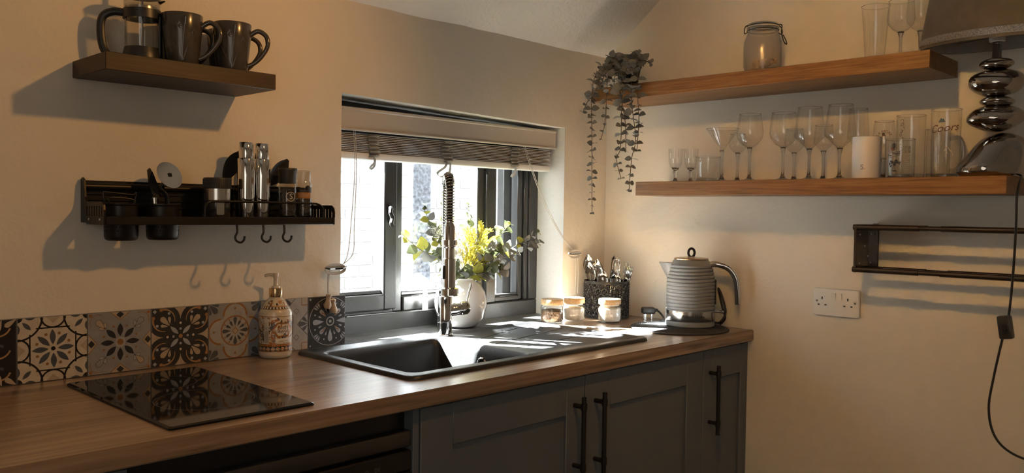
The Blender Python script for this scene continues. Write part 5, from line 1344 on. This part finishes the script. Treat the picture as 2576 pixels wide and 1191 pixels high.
# ---- upper shelf
jr = thing('clip_top_jar', 'frosted clip top jar with a little pasta on upper shelf', 'jar', (-.118, -.712, UZ))
bm = NB(); pr = [(0, .001), (.046, .001), (.053, .006), (.0585, .030), (.0595, .075), (.058, .105), (.050, .128), (.0465, .133)]
lathe(bm, pr+[(.0455, .133), (.0485, .127), (.0565, .104), (.058, .075), (.057, .030), (.0515, .008), (0, .004)], 44); obj('jar_body', bm, 'frost', jr)
bm = NB(); lathe(bm, [(.0462, .1335), (.0482, .1345), (.0482, .150), (.0440, .150), (.0440, .1335)], 40, cap=False); obj('neck', bm, 'wineglass', jr)
bm = NB(); lathe(bm, [(.0470, .1505), (.0500, .1505), (.0500, .1535), (.0470, .1535)], 40, cap=False); obj('rubber_seal', bm, 'cord', jr)
bm = NB(); lathe(bm, [(0, .166), (.030, .1655), (.046, .163), (.0485, .158), (.0485, .154), (.0440, .154), (.043, .158), (0, .160)], 40); obj('glass_lid', bm, 'wineglass', jr)
bm = NB(); wd = Vector((.697, -.717, 0))
tube(bm, [Vector((.0488*math.cos(2*PI*k/40), .0488*math.sin(2*PI*k/40), .142)) for k in range(40)], .0014, 6, closed=True); tube(bm, [Vector((.0493*math.cos(2*PI*k/40), .0493*math.sin(2*PI*k/40), .156)) for k in range(40)], .0014, 6, closed=True)
for s, ex in ((-1, .010), (1, .012)):
    tube(bm, cr([wd*s*.047+Vector((0, 0, .159)), wd*s*(.047+ex)+Vector((0, 0, .152)), wd*s*(.049+ex)+Vector((0, 0, .132)), wd*s*.049+Vector((0, 0, .136))], 5), .0016, 6)
tube(bm, cr([wd*.052+Vector((0, 0, .163)), wd*.060+Vector((0, 0, .160)), wd*.059+Vector((0, 0, .140)), wd*.062+Vector((0, 0, .125)), wd*.068+Vector((0, 0, .108)), wd*.076+Vector((0, 0, .100)), wd*.074+Vector((0, 0, .112)), wd*.064+Vector((0, 0, .130))], 6), .0017, 6)
obj('wire_clip', bm, 'blackmetal', jr)
MT['pasta'] = mat('dry_pasta', (.50, .34, .17), .6); rn = random.Random(3)
for k in range(20):
    a = rn.uniform(0, 6.28); rr = rn.uniform(.012, .042); q = Vector((rn.uniform(-1, 1), rn.uniform(-1, 1), rn.uniform(-.5, .5))).normalized().to_track_quat('Z', 'Y').to_matrix()
    bm = NB(); lathe(bm, [(.0075, -.014), (.0085, -.014), (.0085, .014), (.0075, .014)], 14, (rr*math.cos(a), rr*math.sin(a), .018+.0105*(k % 4)), rot=q, cap=False); p_ = obj('pasta_piece', bm, 'pasta', jr)
tumbler('beer_glass', 'tapered clear beer glass on the upper shelf left of wine glasses', -.110, -1.062, UZ, .0250, .0385, .165, .014)
wine('front one of two wine glasses at the end of upper shelf', -.122, -1.138, UZ, .166, .0330, .0370, .076, .032, 'round', 'wine glasses on the upper shelf')
wine('rear one of two wine glasses at end of upper shelf', -.046, -1.165, UZ, .190, .0340, .0390, .088, .032, 'round', 'wine glasses on the upper shelf')

# ---- trailing plant
PB = Vector((-.158, -.218, UZ))
tpn = thing('trailing_plant', 'trailing grey green plant in black pot on upper shelf corner', 'plant', PB)
bm = NB(); lathe(bm, [(0, 0), (.030, 0), (.032, .003), (.041, .062), (.0425, .064), (.0425, .070), (.038, .070), (.037, .060), (0, .058)], 32); obj('pot', bm, 'blackplastic', tpn)
LEAF['vine'] = leaf_mesh('leaf', 'leafgrey', 1.0, .42, .10, .08)
T0 = Vector((0, 0, .066)); base = PB
rnd = random.Random(31)
def vine(pts, n, size, start=.06, flat=.5):
    P_ = cr([T0]+[Vector(p)-base for p in pts], 8); bm = NB(); tube(bm, P_, .0013, 5); st = obj('vine', bm, 'stem', tpn)
    L_ = [0]
    for a, b in zip(P_, P_[1:]): L_.append(L_[-1]+(b-a).length)
    for k in range(n):
        s = L_[-1]*(start+(1-start)*k/(n-1))*.999; i = max(j for j in range(len(P_)-1) if L_[j] <= s+1e-9); t = (s-L_[i])/max(1e-9, L_[i+1]-L_[i]); p = P_[i].lerp(P_[i+1], t); tg = (P_[i+1]-P_[i]).normalized()
        a = k*1.62+rnd.uniform(-.4, .4); r1 = tg.orthogonal().normalized(); r2 = tg.cross(r1); sd_ = (r1*math.cos(a)+r2*math.sin(a))
        frac = k/(n-1); sz = size*(1-.5*max(0, frac-.6)/.4)*rnd.uniform(.8, 1.2)
        for sg in (1, -1):
            d = sd_*sg+tg*rnd.uniform(-.1, .35)+Vector((0, 0, rnd.uniform(-.15, .3)))
            put_leaf(st, p, d, Vector((0, 0, 1))*rnd.uniform(.1, .9)+Vector((-.7, -.7, 0))*rnd.uniform(0, 1.0)+Vector((rnd.uniform(-.3, .3), rnd.uniform(-.3, .3), 0)), sz, 'vine')
XV = -.264
vine([(-.20, -.175, .915), (-.245, -.142, .880), (XV, -.136, .80), (XV, -.141, .65), (XV, -.144, .51), (XV, -.147, .386)], 25, .026)
vine([(-.20, -.19, .910), (-.250, -.198, .870), (XV, -.203, .80), (XV, -.197, .70), (XV, -.180, .645)], 13, .025)
vine([(-.215, -.235, .905), (-.254, -.262, .860), (XV, -.269, .766), (XV, -.267, .616), (XV, -.251, .575), (XV, -.272, .506)], 18, .030)
vine([(-.215, -.255, .905), (-.254, -.300, .860), (XV, -.311, .762), (XV, -.330, .64), (XV, -.315, .573), (XV, -.306, .465)], 20, .030)
vine([(-.215, -.270, .900), (-.254, -.325, .860), (XV, -.336, .774), (XV, -.342, .706), (XV, -.336, .60)], 14, .029)
vine([(-.21, -.225, .905), (-.25, -.240, .87), (XV, -.262, .80), (XV, -.285, .70), (XV, -.290, .60)], 13, .030)
vine([(-.19, -.150, .925), (-.195, -.115, .905), (-.20, -.096, .880)], 6, .026, .3)
vine([(-.21, -.175, .910), (-.252, -.165, .87), (XV, -.150, .81), (-.266, -.118, .780), (-.266, -.100, .745)], 10, .027)
for k in range(12):                                    # mop of short shoots over the pot
    a = 2*PI*k/12; r_ = .062+.014*(k % 2)
    if math.cos(a) > .5: r_ = .050
    vine([base+Vector((.5*r_*math.cos(a), .5*r_*math.sin(a), .094)), base+Vector((r_*math.cos(a), r_*math.sin(a)*1.25, .080+.016*(k % 3)))], 5, .031, .3)
for dy in (-.045, -.01, .03): vine([base+Vector((-.05, dy, .085)), base+Vector((-.090, dy*1.2, .045)), base+Vector((-.106, dy*1.4, -.01))], 6, .031, .3)

# ================================================================== table lamp on the lower shelf
MT['mercury'] = mat('smoked_chrome_pebble', (.46, .425, .39), .045, 1.0); MT['velvet'] = mat('grey_velvet_shade', (.085, .077, .070), .75, var=(9, .35)); MT['glitter'] = mat('silver_glitter', (.62, .58, .54), .28, .9, bump=(700, 1.0), var=(420, .6)); MT['shadein'] = mat('shade_lining', (.30, .28, .25), .8); MT['lampbase'] = mat('dark_wood_foot', (.035, .014, .006), .35)
LX, LY = -.106, -1.380
la = thing('table_lamp', 'table lamp of stacked chrome pebbles with grey velvet shade', 'lamp', (LX, LY, LZ), math.atan2(-.717, .697))
SR = -PI/2-math.atan2(-.717, .697)          # the oval shade lies parallel to the wall
def pebble(cx, cz, w, h, d, tilt=0.0, seed=1, dent=0.0):
    bm = NB(); ball(bm, (0, 0, 0), 1.0, 40, 24)
    for v in bm.verts:
        p = v.co.copy(); n_ = noise.noise(p*1.1+Vector((seed*3.1, seed, 0)))*.10
        if dent: n_ -= dent*max(0, p.x-.05)*max(0, -p.y)*(1-abs(p.z))
        p = p*(1+n_); v.co = Vector((p.x*w/2, p.y*d/2, p.z*h/2))
    bmesh.ops.rotate(bm, matrix=Matrix.Rotation(tilt, 3, 'Y'), verts=bm.verts); bmesh.ops.translate(bm, vec=(cx, 0, cz), verts=bm.verts)
    return bm
prof_ = [(0, -75, 64), (.004, -80, 70), (.012, -84, 78), (.030, -80, 84), (.055, -64, 87), (.080, -46, 84), (.100, -26, 72), (.112, -2, 52), (.117, 14, 34), (.1178, 22, 26)]
PP = cr([Vector(p) for p in prof_], 4); bm = NB(); rgs = []
for p in PP:
    c_, h_ = (p.y+p.z)/2*.00105, max(.002, (p.z-p.y)/2*.00105); row = []
    for k in range(48):
        a = 2*PI*k/48; x_ = math.copysign(abs(math.cos(a))**.85, math.cos(a)); y_ = math.copysign(abs(math.sin(a))**.85, math.sin(a))
        v = Vector((c_+h_*x_, h_*.74*y_, p.x)); q_ = v*14; f_ = .004*noise.noise(q_)*(p.x > .008)
        if y_ < 0: f_ -= .006*math.exp(-((v.x-.012-.25*(p.x-.05))/.018)**2)*max(0, math.sin(PI*min(1, p.x/.112)))
        d_ = Vector((x_, y_, 0)); row.append(bm.verts.new(v+d_*f_))
    rgs.append(row)
for a, b in zip(rgs, rgs[1:]):
    for k in range(48): bm.faces.new((a[k], a[(k+1) % 48], b[(k+1) % 48], b[k]))
bm.faces.new(rgs[0][::-1]); bm.faces.new(rgs[-1])
obj('pebble', bm, 'mercury', la, ang=70)
for n_, a in enumerate(((.002, .1555, .148, .070, .118, -.04, 4), (.004, .1995, .088, .030, .080, .03, 5), (.002, .2490, .146, .074, .116, -.06, 6), (.000, .2985, .082, .034, .076, -.05, 7))):
    obj('pebble', pebble(*a), 'mercury', la, ang=80)
bm = NB(); lathe(bm, [(0, .310), (.014, .312), (.0115, .318), (.0108, .352), (.0120, .352), (.0120, .358), (0, .358)], 24); obj('neck', bm, 'chrome', la)
bm = NB(); lathe(bm, [(0, .356), (.019, .358), (.020, .366), (.016, .385), (0, .386)], 24); obj('bulb_holder', bm, 'whiteplastic', la)
bm = NB(); lathe(bm, [(.175, .352), (.173, .392), (.146, .560), (.1445, .560), (.1715, .392), (.1735, .352)], 56, sx=1.09, sy=.575, cap=False); obj('shade', bm, 'velvet', la).rotation_euler.z = SR
bm = NB(); lathe(bm, [(.1755, .3600), (.1775, .3620), (.1758, .3775), (.1740, .3790)], 72, sx=1.09, sy=.578, cap=False); obj('glitter_band', bm, 'glitter', la).rotation_euler.z = SR
bm = NB(); lathe(bm, [(.1732, .3525), (.1712, .392), (.1440, .559)], 56, sx=1.09, sy=.57, cap=False); obj('shade_lining', bm, 'shadein', la).rotation_euler.z = SR
bm = NB()
for k in range(3):
    a = 2*PI*k/3+.3; tube(bm, [(0, 0, .372), (.172*math.cos(a), .172*.58*math.sin(a), .376)], .0014, 6)
obj('shade_spider', bm, 'steel', la).rotation_euler.z = SR
# lead with inline switch, hanging off the end of the shelf
cd_ = thing('lamp_lead', 'black lamp cable with inline rocker switch hanging off shelf', 'cable', (0, 0, 0))
bm = NB(); cpts = [(-.060, -1.418, .510), (-.070, -1.432, .508), (-.105, -1.446, .498), (-.150, -1.452, .478), (-.185, -1.456, .44), (-.198, -1.459, .36), (-.200, -1.456, .24), (-.200, -1.449, .135), (-.200, -1.438, .085), (-.200, -1.420, -.02), (-.200, -1.411, -.10), (-.200, -1.424, -.165), (-.200, -1.46, -.203), (-.200, -1.52, -.216), (-.190, -1.60, -.20), (-.150, -1.68, -.25), (-.02, -1.70, -.34)]
tube(bm, cr(cpts, 8), .0030, 8); obj('cable', bm, 'blackplastic', cd_)
bm = NB(); box(bm, (-.212, -.016, -.030), (-.188, .016, .030), .005, 2); o = obj('inline_switch', bm, 'blackplastic', cd_, loc=(0, -1.4435, .112)); o.rotation_euler = (-.15, 0, 0)
bm = NB(); box(bm, (-.2145, -.006, -.010), (-.211, .006, .010), .002); obj('rocker', bm, 'blackmetal', o)

# ================================================================== extending rail on the right wall
rl_ = thing('extending_rail', 'dark steel extending towel rail on right wall under shelf', 'rail', (0, 0, 0))
MT['darksteel'] = mat('dark_polished_steel', (.135, .115, .10), .22, .9)
def rail(x, z):
    bm = NB(); tube(bm, [(x, -1.022, z), (x, -1.205, z)], .0085, 14); tube(bm, [(x, -1.205, z), (x, -1.262, z)], .0066, 14); tube(bm, [(x, -1.262, z), (x, -1.62, z)], .0082, 14); obj('rail_tube', bm, 'darksteel', rl_)
for x in (-.128, -.062):
    for z in (.3565, .2325): rail(x, z)
for y in (-1.030, -1.600):
    bm = NB(); box(bm, (-.136, y-.004, .224), (-.004, y+.004, .365), .001); obj('bracket', bm, 'darksteel', rl_)
for x, z in ((-.112, .335), (-.112, .25), (-.075, .30), (-.030, .335), (-.030, .25), (-.05, .27)):
    bm = NB(); lathe(bm, [(0, 0), (.004, 0), (.003, .0018), (0, .0022)], 10, (x, -1.0341, z), rot=Matrix.Rotation(PI/2, 3, 'X')); obj('bracket_screw', bm, 'steel', rl_)
bm = NB(); box(bm, (-.012, -1.050, .222), (-.0045, -1.030, .367), .002); obj('wall_plate', bm, 'darksteel', rl_)
